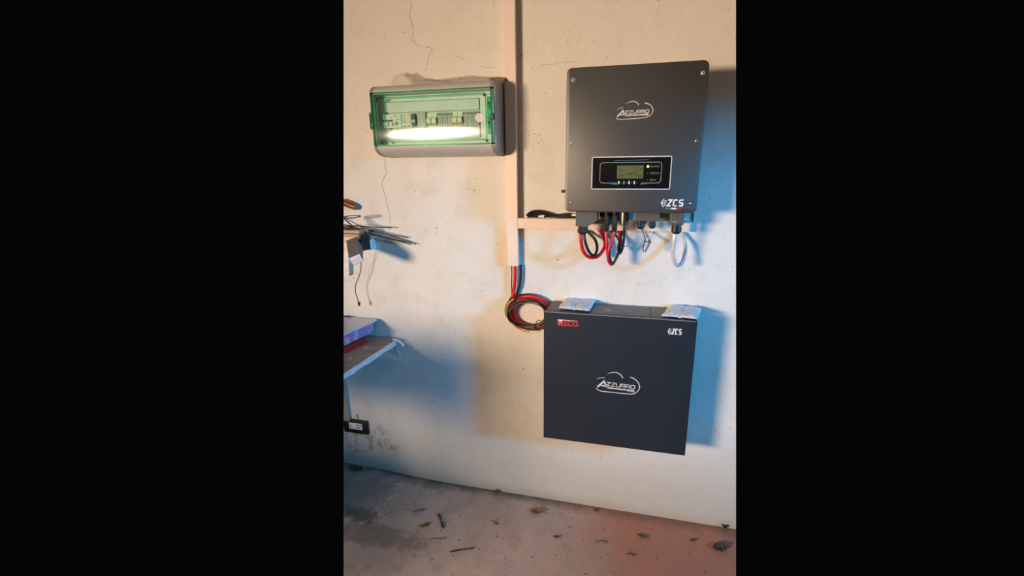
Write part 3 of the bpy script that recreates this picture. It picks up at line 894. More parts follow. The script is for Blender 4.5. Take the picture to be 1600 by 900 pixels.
for px, py in ((799.5, 470), (836, 511)):
    p = at(px, py, -.045)
    bm = bmn()
    d = V((.010, 0, -.006)) if px < 810 else V((.002, 0, .014))
    tube(bm, [p + V((0, .042, 0)) - d, p - d * .8, p + d * .8, p + V((0, .042, 0)) + d], .0018, 5)
    tube(bm, [p, p + V((.004, -.006, .012 if px < 810 else -.008))], .0014, 5, raw=True)
    obj('cable_tie', bm, 'black', coil, True)

# ------------------------------------------------------------------ battery
BX0, BX1, BZ0, BZ1, BY = -0.2835, 0.2180, 0.404, 0.8935, -0.16
bat = thing('battery_cabinet', 'dark blue-grey wall-mounted battery cabinet below the inverter', 'battery', (-.033, -.08, BZ0))
obj('front_cover', box(bmn(), (BX0, BY, BZ0), (BX1, BY + .022, BZ1), .0022), 'battery', bat)
obj('cabinet_body', box(bmn(), (BX0 + .003, BY + .0225, BZ0 + .003), (BX1 - .003, -.004, BZ1 - .008), .0015), 'battery', bat)
sx = at(1016, 488, -.08).x
obj('top_plate', box(bmn(), (BX0 + .003, BY + .0225, BZ1 - .0078), (sx - .0008, -.002, BZ1 - .004), .0006), 'battery_top', bat)
obj('top_plate', box(bmn(), (sx + .0008, BY + .0225, BZ1 - .0078), (BX1 - .003, -.002, BZ1 - .004), .0006), 'battery_top', bat)
obj('pale_edge', box(bmn(), (BX0 + .004, BY - .0004, BZ1 - .0022), (BX1 - .004, BY + .004, BZ1 + .0003), .0003), 'battery_edge', bat)  # paler strip along the front top edge
for px, py in ((862, 487.5), (966, 494), (1067, 501)):
    p = at(px, py, BY)
    obj('cover_screw', lathe(bmn(), (p.x, BY + .008, BZ1 - .0005), (0, 0, 1), [(0, .0035), (.0014, .0035), (.0022, .002)], 10), 'battery_edge', bat, True)
obj('top_label', box(bmn(), (at(945, 482, -.08).x, -.10, BZ1 - .0041), (at(955, 482, -.08).x, -.07, BZ1 - .0036)), 'battery_edge', bat)
cloud_logo(bat, logo_map(((930.5, 609.5), (998.5, 618.5), (930.5, 578)), BY), BY)
a0, a1 = at(1043.5, 521.5, BY), at(1064.5, 514, BY)
maker_logo(bat, a0.x, a0.z - .001, a1.x - a0.x, (a1.z - a0.z), BY, False)
a0, a1 = at(872, 508, BY), at(902, 501, BY)
ww, hh = a1.x - a0.x, a0.z and (at(872, 499.5, BY).z - at(872, 508, BY).z)
obj('logo_ground', box(bmn(), (a0.x - .001, BY - .0003, a0.z + hh * .12), (a0.x + ww * .28, BY, a0.z + hh * 1.0)), 'print_bright', bat)
bm = bmn()
ribbon(bm, [(a0.x, a0.z + hh * .98), (a0.x + ww, a0.z + hh * .98)], lambda t: hh * .16 * (1 - .5 * t), (0, BY, 0), .0005)
obj('logo_top_line', bm, 'print_bright', bat)
bm = bmn()
word(bm, 'WECO', a0.x + .002, a0.z + hh * .08, ww * .205, hh * .78, ww * .052, hh * .26, (0, BY - .0004, 0))
obj('red_logo', bm, 'red_print', bat)
p = at(903, 509, BY)
obj('logo_dot', box(bmn(), (p.x - .001, BY - .0005, p.z - .001), (p.x + .001, BY, p.z + .001)), 'print', bat)


def packet(corn, ztop, label, seed, lift):
    """pillow bag from four ground corners"""
    rnd = random.Random(seed)
    bm = bmn(); N = 16
    P = [atz(*c, ztop) for c in corn]   # front-left, front-right, back-right, back-left
    rows = [[], []]
    for s in (0, 1):
        for j in range(N + 1):
            row = []
            for i in range(N + 1):
                u, v = i / N, j / N
                p = (P[0] * (1 - u) + P[1] * u) * (1 - v) + (P[3] * (1 - u) + P[2] * u) * v
                e = max(0, min(1, 6 * min(u, 1 - u, v, 1 - v)))
                h = (e ** .6) * .0085
                wr = noise.noise(V((p.x * 60 + seed, p.y * 60, s))) * .0035
                edge = .004 * noise.noise(V((u * 5 + seed, v * 5, 2)))
                z = ztop + lift * (0.6 + 0.4 * u) * (1 - v * .4) + .006
                z += (h + wr * .8) if s == 0 else -(h * .55 + abs(wr) * .3)
                seam = .0035 * max(0, 1 - abs(u - .5) * 14) if s == 0 else 0
                row.append(bm.verts.new((p.x + edge, p.y + edge * .7, max(z - seam, ztop + .0004))))
            rows[s].append(row)
    for s in (0, 1):
        for j in range(N):
            for i in range(N):
                f = (rows[s][j][i], rows[s][j][i + 1], rows[s][j + 1][i + 1], rows[s][j + 1][i])
                bm.faces.new(f if s == 0 else f[::-1])
    ring0 = [(0, i) for i in range(N)] + [(j, N) for j in range(N)] + [(N, i) for i in range(N, 0, -1)] + [(j, 0) for j in range(N, 0, -1)]
    for k in range(len(ring0)):
        a, c = ring0[k], ring0[(k + 1) % len(ring0)]
        bm.faces.new((rows[0][a[0]][a[1]], rows[1][a[0]][a[1]], rows[1][c[0]][c[1]], rows[0][c[0]][c[1]]))
    o = obj('desiccant_packet', bm, 'packet', None, True, 80)
    return tag(o, label, 'packet', 'printed white packets on the battery')


packet([(872, 485), (921, 490), (931, 473), (884, 468)], BZ1 - .003, 'crumpled blue-white desiccant packet on the left of the battery top', 3, .004)
packet([(1033, 497), (1090, 503), (1096, 486), (1048, 479)], BZ1 - .003, 'crumpled blue-white desiccant packet on the right corner of the battery top', 9, .004)

# ------------------------------------------------------------------ distribution board
EX0, EX1, EZ0, EZ1 = -0.906, -0.4535, 1.4165, 1.6515
EF = -0.120
db = thing('distribution_board', 'light grey distribution board with a green see-through lid on the wall', 'fuse box', ((EX0 + EX1) / 2, 0, EZ0))
OX0, OX1, OZ0, OZ1 = EX0 + .016, EX1 - .016, 1.452, 1.616      # opening


def prof_top():
    pts = [(0.0, EZ1), (-.062, EZ1)]
    for i in range(1, 9):
        a = math.radians(90 * i / 8); pts.append((-.062 - (-EF - .062) * math.sin(a), EZ1 - (EZ1 - OZ1 - .004) * (1 - math.cos(a))))
    pts += [(EF, OZ1), (-.03, OZ1), (0, OZ1)]
    return pts


def sweep_x(bm, prof, x0, x1):
    A = [bm.verts.new((x0, p[0], p[1])) for p in prof]; B = [bm.verts.new((x1, p[0], p[1])) for p in prof]; n = len(prof)
    bm.faces.new(A); bm.faces.new(B[::-1])
    for j in range(n): bm.faces.new((A[(j + 1) % n], A[j], B[j], B[(j + 1) % n]))


PT = prof_top(); PBm = [(y, EZ0 + (EZ1 - z) * (OZ0 - EZ0) / (EZ1 - OZ1)) for y, z in PT]
bm = bmn(); sweep_x(bm, PT, EX0 + .002, EX1 - .003); sweep_x(bm, PBm, EX0 + .002, EX1 - .003)
full = PT[:-3] + [(EF, OZ1)] + [(EF, OZ0)] + PBm[:-3][::-1]
for a, c in ((EX0 + .0022, OX0), (OX1, EX1 - .0032)):
    sweep_x(bm, [(y, z) for y, z in full], a, c)
hs = obj('housing', bm, 'housing', db, True, 30)
def cap(x0, x1, ins):
    cz = (EZ0 + EZ1) / 2
    return [((y if y > -.01 else y + ins), cz + (z - cz) * (1 - ins * 8)) for y, z in full]
bm = bmn(); sweep_x(bm, cap(0, 0, .0018), EX1 - .0034, EX1)
part_label(obj('end_cap', bm, 'housing_shaded', db, True, 30), 'flat end cap with its shade in the grey colour')
bm = bmn(); sweep_x(bm, cap(0, 0, .0018), EX0, EX0 + .0024)
obj('end_cap', bm, 'housing', db, True, 30)
obj('back_seam', box(bmn(), (EX1 - .004, -.010, EZ0 + .003), (EX1 + .0012, -.004, EZ1 - .003)), 'black', db)
IPY = -.082
obj('inner_panel', box(bmn(), (OX0, IPY, OZ0), (OX1, IPY + .004, OZ1)), 'inner', db)
def E_(px, py, Y=IPY): p = at(px, py, Y); return p.x, p.z
zu1, zu0 = E_(675, 157.5)[1], E_(675, 174)[1]
zl1, zl0 = E_(675, 200)[1], E_(675, 216.5)[1]
x0, x1 = E_(602, 168)[0], E_(749, 165)[0]
for z0, z1, xa in ((zu0, zu1, x0), (zl0, zl1, x0 + .012)):
    bp = obj('blank_cover', box(bmn(), (xa, IPY - .004, z0), (x1, IPY - .0003, z1), .0012), 'blank', db)
    bm = ribbon(bmn(), [(xa - .0016, z0 - .0016), (x1 + .0016, z0 - .0016), (x1 + .0016, z1 + .0016), (xa - .0016, z1 + .0016)], .0016, (0, IPY, 0), .0004, True)
    obj('cover_joint', bm, 'module_dark', bp)
    obj('cover_clip', box(bmn(), (xa + .001, IPY - .006, (z0 if z0 == zu0 else z1) - .004), (xa + .008, IPY - .0003, (z0 if z0 == zu0 else z1) + .003)), 'module_dark', bp)
zm0, zm1 = E_(675, 198.5)[1], E_(675, 177)[1]
MZ = zm1 - zm0
MY = IPY - .0003


def module(xa, xb, mat, name='circuit_breaker', fr=.010, z0=0.0, z1=1.0):
    return obj(name, box(bmn(), (xa + .0003, MY - fr, zm0 + MZ * z0), (xb - .0003, MY, zm0 + MZ * z1), .0008), mat, db)


def mx(px): return E_(px, 187)[0]
# left: residual device with a bar and three buttons
m1 = module(mx(601), mx(629), 'module_white', 'switch_module')
obj('bar_toggle', box(bmn(), (mx(601), MY - .016, zm0 + MZ * .48), (mx(615.5), MY - .010, zm0 + MZ * .58), .001), 'black', m1)
for px in (606.5, 613.5): obj('push_button', box(bmn(), (mx(px) - .0055, MY - .013, zm0 + MZ * .14), (mx(px) + .0055, MY - .010, zm0 + MZ * .40), .001), 'module_white', m1)
p = mx(621)
obj('dial', lathe(bmn(), (p, MY - .0098, zm0 + MZ * .30), (0, -1, 0), [(0, .0066), (.003, .0066), (.004, .005)], 14), 'module_grey', m1, True)
bm = bmn()
for px, v, l in ((603, .86, 3), (612, .75, 3), (618, .88, 4), (622, .6, 4), (604, .7, 2)):
    ribbon(bm, [(mx(px), zm0 + MZ * v), (mx(px + l), zm0 + MZ * v)], .0026, (0, MY - .0101, 0), .0003)
for px in (606.5, 613.5):
    c = [(mx(px) + .0055 * a, zm0 + MZ * (.27 + .13 * bb)) for a, bb in ((-1, -1), (1, -1), (1, 1), (-1, 1))]
    ribbon(bm, c, .0010, (0, MY - .0131, 0), .0003, True)
obj('module_marking', bm, 'module_dark', m1)
# meter with printed figures
m2 = module(mx(630), mx(637), 'module_white', 'meter_module'); m3 = module(mx(637), mx(644), 'module_white', 'meter_module')
for mm, xa, mt in ((m2, 631, 'module_dark'), (m3, 638, 'orange_print')):
    bm = bmn()
    for r in range(5):
        for k in range(2):
            ribbon(bm, [(mx(xa + .4 + 2.7 * k), zm0 + MZ * (.90 - .14 * r)), (mx(xa + 2.3 + 2.7 * k), zm0 + MZ * (.90 - .14 * r))], .0030, (0, MY - .0101, 0), .0003)
    obj('module_marking', bm, mt, mm)
    bm = ribbon(bmn(), [(mx(xa + .6), zm0 + MZ * .10), (mx(xa + 4.8), zm0 + MZ * .10)], .0044, (0, MY - .0101, 0), .0003)
    obj('module_window', bm, 'module_dark', mm)
# large lever
m4 = module(mx(644), mx(654.5), 'module_grey', 'main_switch', .012)
bm = lathe(bmn(), (mx(646.5), MY - .010, zm0 + MZ * .5), (1, 0, 0), [(0, MZ * .40), (.002, MZ * .48), (mx(653) - mx(646.5), MZ * .48), (mx(653.6) - mx(646.5), MZ * .40)], 20)
for v in bm.verts: v.co.y = MY - .010 + (v.co.y - MY + .010) * .55
obj('lever', bm, 'blue_toggle', m4, True)
m5 = module(mx(654.5), mx(668), 'module_grey', 'blank_module', .013, -.06, 1.06)
# breakers: two pairs with ivory toggles, two rows of three grey ones
def pair(pa):
    for k in range(2):
        xa, xb = mx(pa + 7.8 * k), mx(pa + 7.8 * (k + 1))
        m = module(xa, xb, 'module_white')
        obj('toggle', box(bmn(), (xa + .0012, MY - .019, zm0 + MZ * .20), (xb - .0012, MY - .010, zm0 + MZ * .60), .0012), 'toggle', m)
        obj('toggle_slot', box(bmn(), (xa, MY - .0106, zm0 + MZ * .06), (xb, MY - .0098, zm0 + MZ * .66)), 'module_dark', m)
        bm = bmn()
        for v in (.50, .32): ribbon(bm, [(xa + .005, zm0 + MZ * v), (xb - .005, zm0 + MZ * v)], .0018, (0, MY - .0191, 0), .0003)
        obj('toggle_marking', bm, 'module_grey', m)
def triple(pa, n=3):
    for k in range(n):
        xa, xb = mx(pa + 8.0 * k), mx(pa + 8.0 * (k + 1))
        m = module(xa, xb, 'module_grey', 'circuit_breaker', .009)
        bm = bmn()
        ribbon(bm, [(xa + .002, zm0 + MZ * .86), (xb - .002, zm0 + MZ * .86)], .0075, (0, MY - .0091, 0), .0003)
        ribbon(bm, [(xa + .006, zm0 + MZ * .58), (xb - .005, zm0 + MZ * .58)], .0034, (0, MY - .0091, 0), .0003)
        ribbon(bm, [(xb - .007, zm0 + MZ * .42), (xb - .007, zm0 + MZ * .18)], .0016, (0, MY - .0091, 0), .0003)
        ribbon(bm, [(xa + .007, zm0 + MZ * .24), (xa + .012, zm0 + MZ * .24)], .0016, (0, MY - .0091, 0), .0003)
        obj('module_marking', bm, 'module_dark', m)
pair(669.5); triple(685.3); pair(709.5); triple(725.3)
# lid: bowed clear green sheet, its rim, hinge, latch and corner screws
LX0, LX1, LZ0, LZ1 = -.899, -.464, 1.4475, 1.6205
LY = EF - .0015
def lid_y(z): s = (z - (LZ0 + LZ1) / 2) / ((LZ1 - LZ0) / 2); return LY - .0035 - .0070 * (1 - s * s)
TW = -.021
bm = bmn(); N = 16; F, Bk = [], []
for j in range(N + 1):
    z = LZ0 + (LZ1 - LZ0) * j / N
    F.append([bm.verts.new((x, lid_y(z) + TW * (x - (LX0 + LX1) / 2), z)) for x in (LX0, LX1)]); Bk.append([bm.verts.new((x, lid_y(z) + .0025, z)) for x in (LX0, LX1)])
for j in range(N):
    bm.faces.new((F[j][0], F[j][1], F[j + 1][1], F[j + 1][0])); bm.faces.new((Bk[j][1], Bk[j][0], Bk[j + 1][0], Bk[j + 1][1]))
    for s in (0, 1): bm.faces.new((F[j][s], F[j + 1][s], Bk[j + 1][s], Bk[j][s]))
bm.faces.new((F[0][0], Bk[0][0], Bk[0][1], F[0][1])); bm.faces.new((F[N][1], Bk[N][1], Bk[N][0], F[N][0]))
lid = obj('lid', bm, 'lid', db, True, 60)
part_label(lid, 'green see-through hinged lid')
def rim(x0, x1, z0, z1, wd, dy, d=.004):
    bm = bmn(); Q = round_rect(x0, x1, z0, z1, .006, 4)
    n = len(Q); L = []
    cx, cz = (x0 + x1) / 2, (z0 + z1) / 2
    inn = round_rect(x0 + wd, x1 - wd, z0 + wd, z1 - wd, .005, 4)
    R = [[bm.verts.new((q[0], dy, q[1])) for q in Q], [bm.verts.new((q[0], dy, q[1])) for q in inn], [bm.verts.new((q[0], dy + d, q[1])) for q in inn], [bm.verts.new((q[0], dy + d, q[1])) for q in Q]]
    for k in range(4):
        A, B_ = R[k], R[(k + 1) % 4]
        for j in range(n): bm.faces.new((A[j], A[(j + 1) % n], B_[(j + 1) % n], B_[j]))
    return bm
obj('lid_rim', rim(LX0 - .001, LX1 + .001, LZ0 - .001, LZ1 + .001, .0045, LY - .0042, .0058), 'lid_edge', lid)
obj('lid_rim', rim(LX0 + .017, LX1 - .020, LZ0 + .014, LZ1 - .015, .0026, LY - .0005, .006), 'lid_edge', lid)
obj('lid_side_band', box(bmn(), (LX1 - .0165, LY - .0030, LZ0 + .030), (LX1 - .005, LY + .003, LZ1 - .028), .002), 'lid_edge', lid)
obj('lid_side_band', box(bmn(), (LX0 + .0036, LY - .0030, LZ0 + .006), (LX0 + .013, LY + .003, LZ1 - .006), .002), 'lid_edge', lid)
for px, py in ((587.5, 156), (757, 148.5), (595, 222.3), (761, 219.7)):
    p = at(px, py, LY - .006)
    obj('lid_screw', lathe(bmn(), (p.x, LY - .003, p.z), (0, -1, 0), [(0, .0042), (.0075, .0042), (.0085, .003)], 10), 'black', db, True)
zc = (LZ0 + LZ1) / 2
hg = obj('hinge', box(bmn(), (EX0 - .006, EF - .004, zc - .028), (LX0 + .004, EF + .018, zc + .022), .004), 'lid', db, True)
obj('hinge_barrel', lathe(bmn(), (EX0 - .003, EF + .002, zc - .030), (0, 0, 1), [(0, .004), (.056, .004)], 10), 'lid_edge', db, True)
for zz in (.024, -.036):
    obj('latch_tab', box(bmn(), (LX1 - .017, EF + .006, zc + zz), (LX1 - .007, EF + .020, zc + zz + .020), .001), 'module_white', db)
    obj('latch_hook', box(bmn(), (LX1 - .0165, EF + .004, zc + zz + .013), (LX1 - .0125, EF + .0058, zc + zz + .021)), 'module_dark', db)
obj('latch', box(bmn(), (LX1 - .003, EF - .006, zc - .012), (LX1 + .006, EF + .001, zc + .008), .0015), 'blue_toggle', db)
p = at(749.5, 184, LY - .011)
st = obj('round_sticker', lathe(bmn(), (p.x, lid_y(p.z) - .0020, p.z), (0, -1, 0), [(0, .0142), (.0009, .0142), (.0010, .0139)], 22), 'sticker', lid)
bm = bmn()
for k in range(4): ribbon(bm, [(p.x - .0012, p.z + .008 - .0045 * k), (p.x + .0014, p.z + .007 - .0045 * k)], .0022, (0, lid_y(p.z) - .0030, 0), .0002)
obj('sticker_print', bm, 'sticker_mark', st)


# clear plastic film and parcel tape lying on the board
def film():
    bm = bmn(); NXf, NYf = 60, 10
    top = []
    for j in range(NYf + 1):
        row = []
        for i in range(NXf + 1):
            u, v = i / NXf, j / NYf
            x = -.842 + .362 * u; y = -.088 + .080 * v
            ridge = .022 * math.exp(-((u - .03) / .05) ** 2) * (v ** .5) + .010 * math.exp(-((u - .14) / .07) ** 2) * v + .036 * (0.84 + .16 * math.sin(u * 11)) * v * (1 - .30 * u)
            z = EZ1 + .004 + ridge + .007 * noise.noise(V((x * 22, y * 40, 3))) + .004 * abs(noise.noise(V((x * 60, y * 80, 8))))
            z -= .012 * max(0, 1 - v * 3) * .6
            row.append(bm.verts.new((x, y, max(z, EZ1 + .0012 - (0.006 if y < -.08 else 0)))))
        top.append(row)
    for j in range(NYf):
        for i in range(NXf): bm.faces.new((top[j][i], top[j][i + 1], top[j + 1][i + 1], top[j + 1][i]))
    r = bmesh.ops.solidify(bm, geom=bm.faces[:], thickness=.0003)
    return bm


tag(obj('plastic_film', film(), 'film', None, True, 70), 'crumpled clear plastic film lying on top of the distribution board', 'plastic film')
bm = bmn()
prev = None
for i in range(9):
    u = i / 8; x = at(768, 120, -.03).x + u * .050; zt_ = EZ1 + .0185 + .006 * math.sin(u * 2.2)
    z_ = zt_ - .004 * u
    cur = [bm.verts.new((x, -.060 + .01 * u, EZ1 + .0010)), bm.verts.new((x, -.050 + .01 * u, z_ - .006)), bm.verts.new((x, -.010, z_)), bm.verts.new((x, -.008, z_ - .0012)), bm.verts.new((x, -.051 + .01 * u, z_ - .0075)), bm.verts.new((x, -.0585 + .01 * u, EZ1 + .0005))]
    if prev:
        for k in range(6): bm.faces.new((prev[k], prev[(k + 1) % 6], cur[(k + 1) % 6], cur[k]))
    else: first = cur
    prev = cur
bm.faces.new(first[::-1]); bm.faces.new(prev)
tag(obj('parcel_tape', bm, 'brown_tape', None, True, 50), 'folded strip of brown parcel tape at the right end of the board top', 'tape')

# ------------------------------------------------------------------ lower shelf on the left
SH = at(618, 527).z
P1 = atz(621, 529, SH)
P2 = atz(537, 583, SH)
dv = (P2 - P1).normalized(); P2 = P1 + dv * ((P2 - P1).length + .05)
P1 = V((P1.x, -.0005, SH))
thk = .021
def slab_poly(poly, z0, z1):
    bm = bmn(); A = [bm.verts.new((p[0], p[1], z1)) for p in poly]; B_ = [bm.verts.new((p[0], p[1], z0)) for p in poly]; n = len(poly)
    bm.faces.new(A); bm.faces.new(B_[::-1])
    for j in range(n): bm.faces.new((A[(j + 1) % n], A[j], B_[j], B_[(j + 1) % n]))
    return bm
sh = thing('wall_shelf', 'rough wooden shelf board with a flaking white edge at the left', 'shelf', (P1.x - .1, -.1, SH - thk))
off = V((-dv.y, dv.x, 0)); off = off if off.x < 0 else -off
bd = [(P1.x - .006, P1.y), (P1.x, P1.y - .02), (P2.x, P2.y), (P2.x - .8, P2.y), (P1.x - .8, P1.y)]
obj('board', trim_bm(slab_poly(bd, SH - thk + .003, SH), 'L'), 'board', sh)
a, c = P1 + dv * .02, P2
rr = random.Random(4)
bm = bmn()
EN = 26; L0 = []
for i in range(EN + 1):
    p = a.lerp(c, i / EN); wv = rr.uniform(-.0012, .0012)
    o_ = V((-off.x, -off.y, 0)) * .004
    L0.append([bm.verts.new((p.x, p.y, SH - .0015)), bm.verts.new((p.x + o_.x, p.y + o_.y, SH - .003 + wv)), bm.verts.new((p.x + o_.x, p.y + o_.y, SH - thk + wv * 2)), bm.verts.new((p.x, p.y, SH - thk))])
for i in range(EN):
    for k in range(4): bm.faces.new((L0[i][k], L0[i][(k + 1) % 4], L0[i + 1][(k + 1) % 4], L0[i + 1][k]))
bm.faces.new(L0[0][::-1]); bm.faces.new(L0[-1])
part_label(obj('edge_strip', trim_bm(bm, 'L'), 'painted_edge', sh), 'flaking white painted edge strip')
# peeling paper curl at the board's corner
def strip(pts, wd, th=.0012):
    P = spline(pts, 5); bm = bmn(); T, U = frame_dirs(P); R = []
    for i, p in enumerate(P):
        s = V((-.25, .95, .15)).normalized() * wd * (1 - .4 * i / len(P)); n_ = T[i].cross(s).normalized() * th
        R.append([bm.verts.new(p + s + n_), bm.verts.new(p - s + n_), bm.verts.new(p - s - n_), bm.verts.new(p + s - n_)])
    for A, B_ in zip(R, R[1:]):
        for k in range(4): bm.faces.new((A[k], A[(k + 1) % 4], B_[(k + 1) % 4], B_[k]))
    bm.faces.new(R[0][::-1]); bm.faces.new(R[-1])
    return bm
obj('peeling_strip', strip([at(614, 530, -.03), at(621, 532, -.032), at(627, 536, -.034), at(631, 541, -.034), at(628, 545, -.034)], .009), 'painted_edge', sh, True, 60)
obj('peeling_strip', strip([at(622, 541, -.045), at(621.5, 546, -.047), at(624, 551, -.046), at(626, 557, -.044)], .0025), 'painted_edge', sh, True, 60)
obj('peeling_strip', strip([at(613, 541, -.055), at(612, 545, -.057), at(614.5, 546.5, -.058)], .003), 'painted_edge', sh, True, 60)
u0, u1 = at(541.5, 594), at(549, 656)
bm = box(bmn(), (u0.x - .25, -.016, u1.z), ((u0.x + u1.x) / 2, -.0003, SH - thk - .0005), .0015)
part_label(obj('support_board', trim_bm(bm, 'L'), 'upright', sh), 'grey-brown upright board under the shelf')

# things on the shelf
R1 = atz(572, 536, SH); R2 = atz(537, 553, SH); dr = (R2 - R1).normalized(); R2 = R1 + dr * ((R2 - R1).length + .05)
zr = SH + .0005
d = ray(572, 525); tt = (R1 - CAM).length
hr = None
s_ = (R1.y - CAM.y) / d.y; rz1 = (CAM + d * s_).z
oR = V((dr.y, -dr.x, 0)); oR = oR if oR.x < 0 else -oR
def wedge(A, d_, L, wdt, z0, z1, bev=0):
    o_ = V((d_.y, -d_.x, 0)); o_ = o_ if o_.x < 0 else -o_
    q = [A, A + d_ * L, A + d_ * L + o_ * wdt, A + o_ * wdt]
    bm = slab_poly([(p.x, p.y) for p in q], z0, z1)
    if bev: bmesh.ops.bevel(bm, geom=bm.edges[:], offset=bev, segments=2, profile=.5, affect='EDGES')
    return bm
LR = (R2 - R1).length
zk = rz1 - .007
t = thing('red_case', 'flat red plastic case with a black top on the shelf', 'case', (R1.x - .1, R1.y - .1, zr))
obj('case_body', trim_bm(wedge(R1, dr, LR, .28, zr, zk), 'L'), 'red_box', t)
obj('case_top', trim_bm(wedge(R1 + dr * .002, dr, LR, .28, zk + .0004, rz1), 'L'), 'black', t)
B1 = atz(583.5, 519, rz1 + .001); B2 = atz(537, 541, rz1 + .001); db_ = (B2 - B1).normalized(); LB = (B2 - B1).length + .06
d = ray(586, 503); s_ = (B1.y - CAM.y) / d.y; bz1 = (CAM + d * s_).z
zl = bz1 - .004
t = thing('printed_box', 'box with a pale lavender lid and pink-blue printed sides on the red case', 'box', (B1.x - .1, B1.y - .08, rz1))
obj('box_side', trim_bm(wedge(B1, db_, LB, .3, rz1 + .0008, zl, .002), 'L'), 'pattern', t)
# lid reaches back to near the wall, with a cut corner
o_ = V((db_.y, -db_.x, 0)); o_ = o_ if o_.x < 0 else -o_
back = V((B1.x, B1.y, 0)) - V((db_.x, db_.y, 0)) * .045
lp = [(B1.x + .006, B1.y - .002), (B1.x + db_.x * LB + .006, B1.y + db_.y * LB), (B1.x + db_.x * LB + o_.x * .4, B1.y + db_.y * LB + o_.y * .4), (back.x + o_.x * .4, min(-.012, back.y + o_.y * .4)), (back.x + o_.x * .03 , min(-.012, back.y)), (B1.x + .004, B1.y + .028)]
bm = slab_poly(lp, zl + .0004, bz1 + .003); bmesh.ops.bevel(bm, geom=bm.edges[:], offset=.0015, segments=2, profile=.5, affect='EDGES')
part_label(obj('box_lid', trim_bm(bm, 'L'), 'lid_lavender', t), 'pale lavender lid')
a = atz(534, 493.3, bz1 + .006); c = atz(549, 495.5, bz1 + .006)
bm = tube(bmn(), [a, a.lerp(c, .85), c], lambda q: .0024 * (1 if q < .8 else 1.3 - q), 8, raw=True)
tag(obj('pen', trim_bm(bm, 'L'), 'black', None, True), 'dark pen lying on the pale lavender box lid', 'pen')

# ------------------------------------------------------------------ upper left: plank, rods, electrical box, cable, paper, tool handle
p0, p1 = at(561, 362, -.10), at(561, 369, -.10)
t = thing('plank_shelf', 'end of a raw timber plank shelf under the rods at the left edge', 'shelf', (p0.x - .03, -.05, p1.z))
zm = (p0.z + p1.z) / 2
obj('plank', trim_bm(box(bmn(), (p0.x - .5, -.10, zm + .0012), (p0.x, -.0005, p0.z + .004), .001), 'L'), 'plank', t)
obj('plank', trim_bm(box(bmn(), (p0.x - .5, -.104, p1.z - .004), (p0.x - .004, -.0005, zm - .0012), .001), 'L'), 'plank', t)
RZ = p0.z + .004
RODS = [((530, 351), (613, 356), .10, .026, .0030), ((530, 352.5), (650, 381.5), .085, .016, .0032), ((530, 355), (643, 382), .078, .020, .0030),
        ((530, 350), (638, 371.5), .060, .012, .0026), ((530, 356.5), (632, 378), .092, .026, .0028), ((530, 358), (606, 371), .088, .030, .0030),
        ((530, 353), (584, 360), .075, .030, .0034), ((530, 357), (590, 367), .065, .03, .0030)]
for i, (a, c, ya, yb, r) in enumerate(RODS):
    A, C_ = at(*a, -ya), at(*c, -yb)
    m_ = A.lerp(C_, .5) + V((0, -.002, .0015 * ((i % 3) - 1)))
    bm = tube(bmn(), [A, m_, C_], lambda q, r=r: r * (1 - .35 * q), 6, 5)
    o = obj('thin_rod', trim_bm(bm, 'L'), 'rod', None, True)
    if i == 0: tag(o, 'topmost thin dark rod, nearly level, its tip ending on the wall crack', 'rod', 'thin rods on the plank shelf')
    elif i == 1: tag(o, 'longest thin dark rod, its tip reaching farthest right on the wall', 'rod', 'thin rods on the plank shelf')
    elif i == 2: tag(o, 'thin dark rod whose tip lies just below that of the longest rod', 'rod', 'thin rods on the plank shelf')
    elif i == 3: tag(o, 'thin greyish rod whose tip lies just above those of the two longest', 'rod', 'thin rods on the plank shelf')
    else: tag(o, 'thin dark rod slanting down to the right within the bundle', 'rod', 'thin rods on the plank shelf')
bm = tube(bmn(), [at(532, 340, -.09), at(545, 337.5, -.088), at(557, 336.8, -.086), at(563.5, 337.6, -.085), at(558, 339.5, -.083), at(548, 341, -.082), at(538, 340.5, -.082), at(543, 346, -.08), at(552, 354, -.078)], .0022, 6)
tag(obj('wire_loop', trim_bm(bm, 'L'), 'rod', None, True), 'bent loop of dark wire sticking up above the rods', 'wire')
bm = tube(bmn(), [at(537.5, 342, -.095), at(548, 351, -.092), at(560, 360, -.088), at(573, 371.5, -.08), at(579.5, 373.5, -.075), at(575, 366, -.075), at(567, 357, -.078), at(551, 347, -.082), at(540, 341, -.086)], .0018, 6)
tag(obj('wire_loop', trim_bm(bm, 'L'), 'rod', None, True), 'thin dark wire loop hanging down in front of the white electrical box', 'wire')

eb = thing('electrical_box', 'small white, black and grey electrical box fixed to the wall below the rods', 'electrical box', (at(570, 392).x, 0, at(570, 392).z))
a, c = at(563, 366, -.040), at(580, 391, -.040)
obj('white_housing', box(bmn(), (a.x, -.040, c.z), (c.x, -.0004, a.z), .003), 'white_box', eb)
a, c = at(556, 367, -.09), at(567, 392.5, -.09)
obj('black_collar', box(bmn(), (a.x, -.095, c.z), (c.x, -.0405, a.z - .001), .002), 'black', eb)
